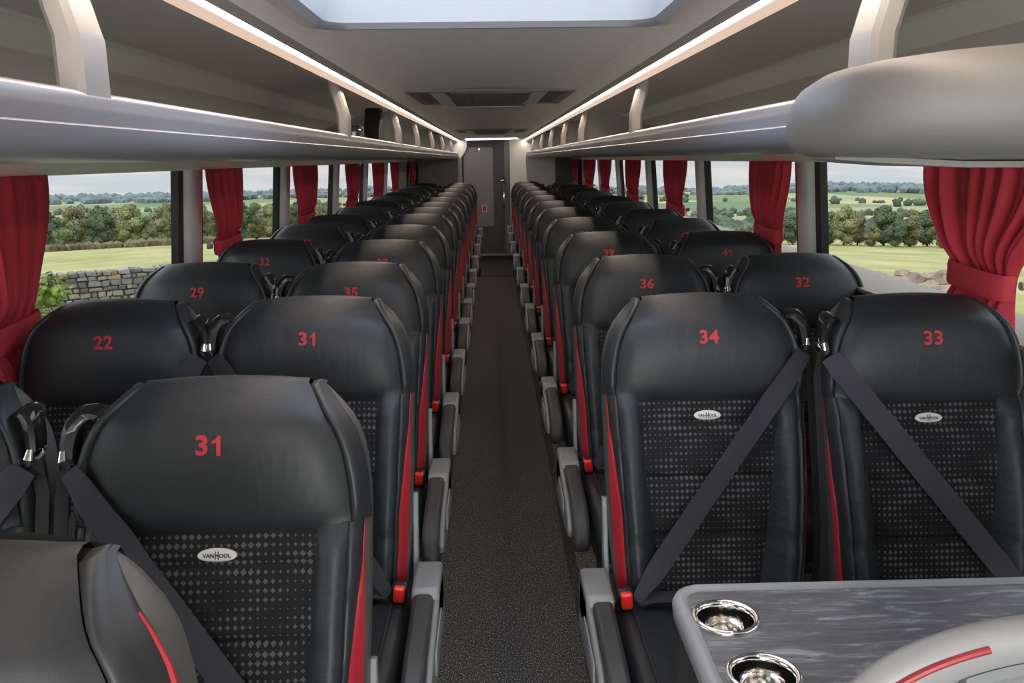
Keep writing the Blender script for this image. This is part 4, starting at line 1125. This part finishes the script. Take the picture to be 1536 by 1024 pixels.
# ------------------------------------------------------------------ world, sun, camera
w = bpy.data.worlds.new('World'); S.world = w; w.use_nodes = True
nt = w.node_tree; nt.nodes.clear()
out = nt.nodes.new('ShaderNodeOutputWorld'); bg = nt.nodes.new('ShaderNodeBackground'); nt.links.new(bg.outputs[0], out.inputs[0])
tc = nt.nodes.new('ShaderNodeTexCoord'); sp = nt.nodes.new('ShaderNodeSeparateXYZ'); nt.links.new(tc.outputs['Generated'], sp.inputs[0])
r = nt.nodes.new('ShaderNodeValToRGB'); e = r.color_ramp.elements
e[0].position = 0.46; e[0].color = (0.76, 0.80, 0.83, 1); e[1].position = 1.0; e[1].color = (0.56, 0.68, 0.86, 1)
k = e.new(0.505); k.color = (0.68, 0.75, 0.82, 1)
nt.links.new(math_node(nt, 'ADD', math_node(nt, 'MULTIPLY', sp.outputs['Z'], 0.5), 0.5), r.inputs[0])
mp = nt.nodes.new('ShaderNodeMapping'); mp.inputs['Scale'].default_value = (4.2, 4.2, 46)
nt.links.new(tc.outputs['Generated'], mp.inputs['Vector'])
n = nt.nodes.new('ShaderNodeTexNoise'); n.inputs['Scale'].default_value = 1.0; n.inputs['Detail'].default_value = 7; n.inputs['Roughness'].default_value = 0.58
nt.links.new(mp.outputs[0], n.inputs['Vector'])
cr = nt.nodes.new('ShaderNodeValToRGB'); cr.color_ramp.elements[0].position = 0.42; cr.color_ramp.elements[1].position = 0.58
nt.links.new(n.outputs['Fac'], cr.inputs[0])
mx = nt.nodes.new('ShaderNodeMix'); mx.data_type = 'RGBA'
nt.links.new(cr.outputs[0], mx.inputs['Factor']); nt.links.new(r.outputs[0], mx.inputs[6]); mx.inputs[7].default_value = (0.95, 0.90, 0.87, 1)
nt.links.new(mx.outputs[2], bg.inputs[0]); # overcast dome: pale haze along the horizon, brightened above it to light the cabin
el = nt.nodes.new('ShaderNodeMapRange'); el.interpolation_type = 'SMOOTHSTEP'
el.inputs['From Min'].default_value = 0.03; el.inputs['From Max'].default_value = 0.42; el.inputs['To Min'].default_value = 2.05; el.inputs['To Max'].default_value = 5.6
nt.links.new(sp.outputs['Z'], el.inputs['Value']); nt.links.new(el.outputs[0], bg.inputs[1])
su = bpy.data.lights.new('sun', 'SUN'); su.energy = 3.2; su.angle = math.radians(6); su.color = (1.0, 0.93, 0.82)
so = bpy.data.objects.new('sun', su); COL.objects.link(so); so.rotation_euler = (math.radians(48), 0, math.radians(-35))

cam = bpy.data.cameras.new('camera'); co = bpy.data.objects.new('camera', cam); COL.objects.link(co); S.camera = co
F = 1300.0; VPX, VPY, ROLL = 738.0, 238.0, math.radians(1.0)
cam.sensor_width = 36.0; cam.lens = F/1536*36.0; cam.clip_start = 0.05; cam.clip_end = 6000
dv = Vector(((VPX-768)/F, (512-VPY)/F, -1.0)).normalized()
xv = Vector((math.cos(ROLL), math.sin(ROLL), 0)); xv.z = -(xv.x*dv.x+xv.y*dv.y)/dv.z; xv.normalize()
zv = xv.cross(dv)
Rm = Matrix((xv, dv, zv))         # rows: world axes written in camera space, i.e. camera-to-world rotation
co.matrix_world = Matrix.Translation((0, 0, CAMZ)) @ Rm.to_4x4()

vs = S.view_settings
vs.view_transform = 'Standard'; vs.look = 'None'; vs.exposure = 2.3; vs.gamma = 1.0; vs.use_curve_mapping = False
S.cycles.use_denoising = True
S.cycles.max_bounces = 10; S.cycles.diffuse_bounces = 5; S.cycles.transparent_max_bounces = 12
S.cycles.sample_clamp_indirect = 6.0
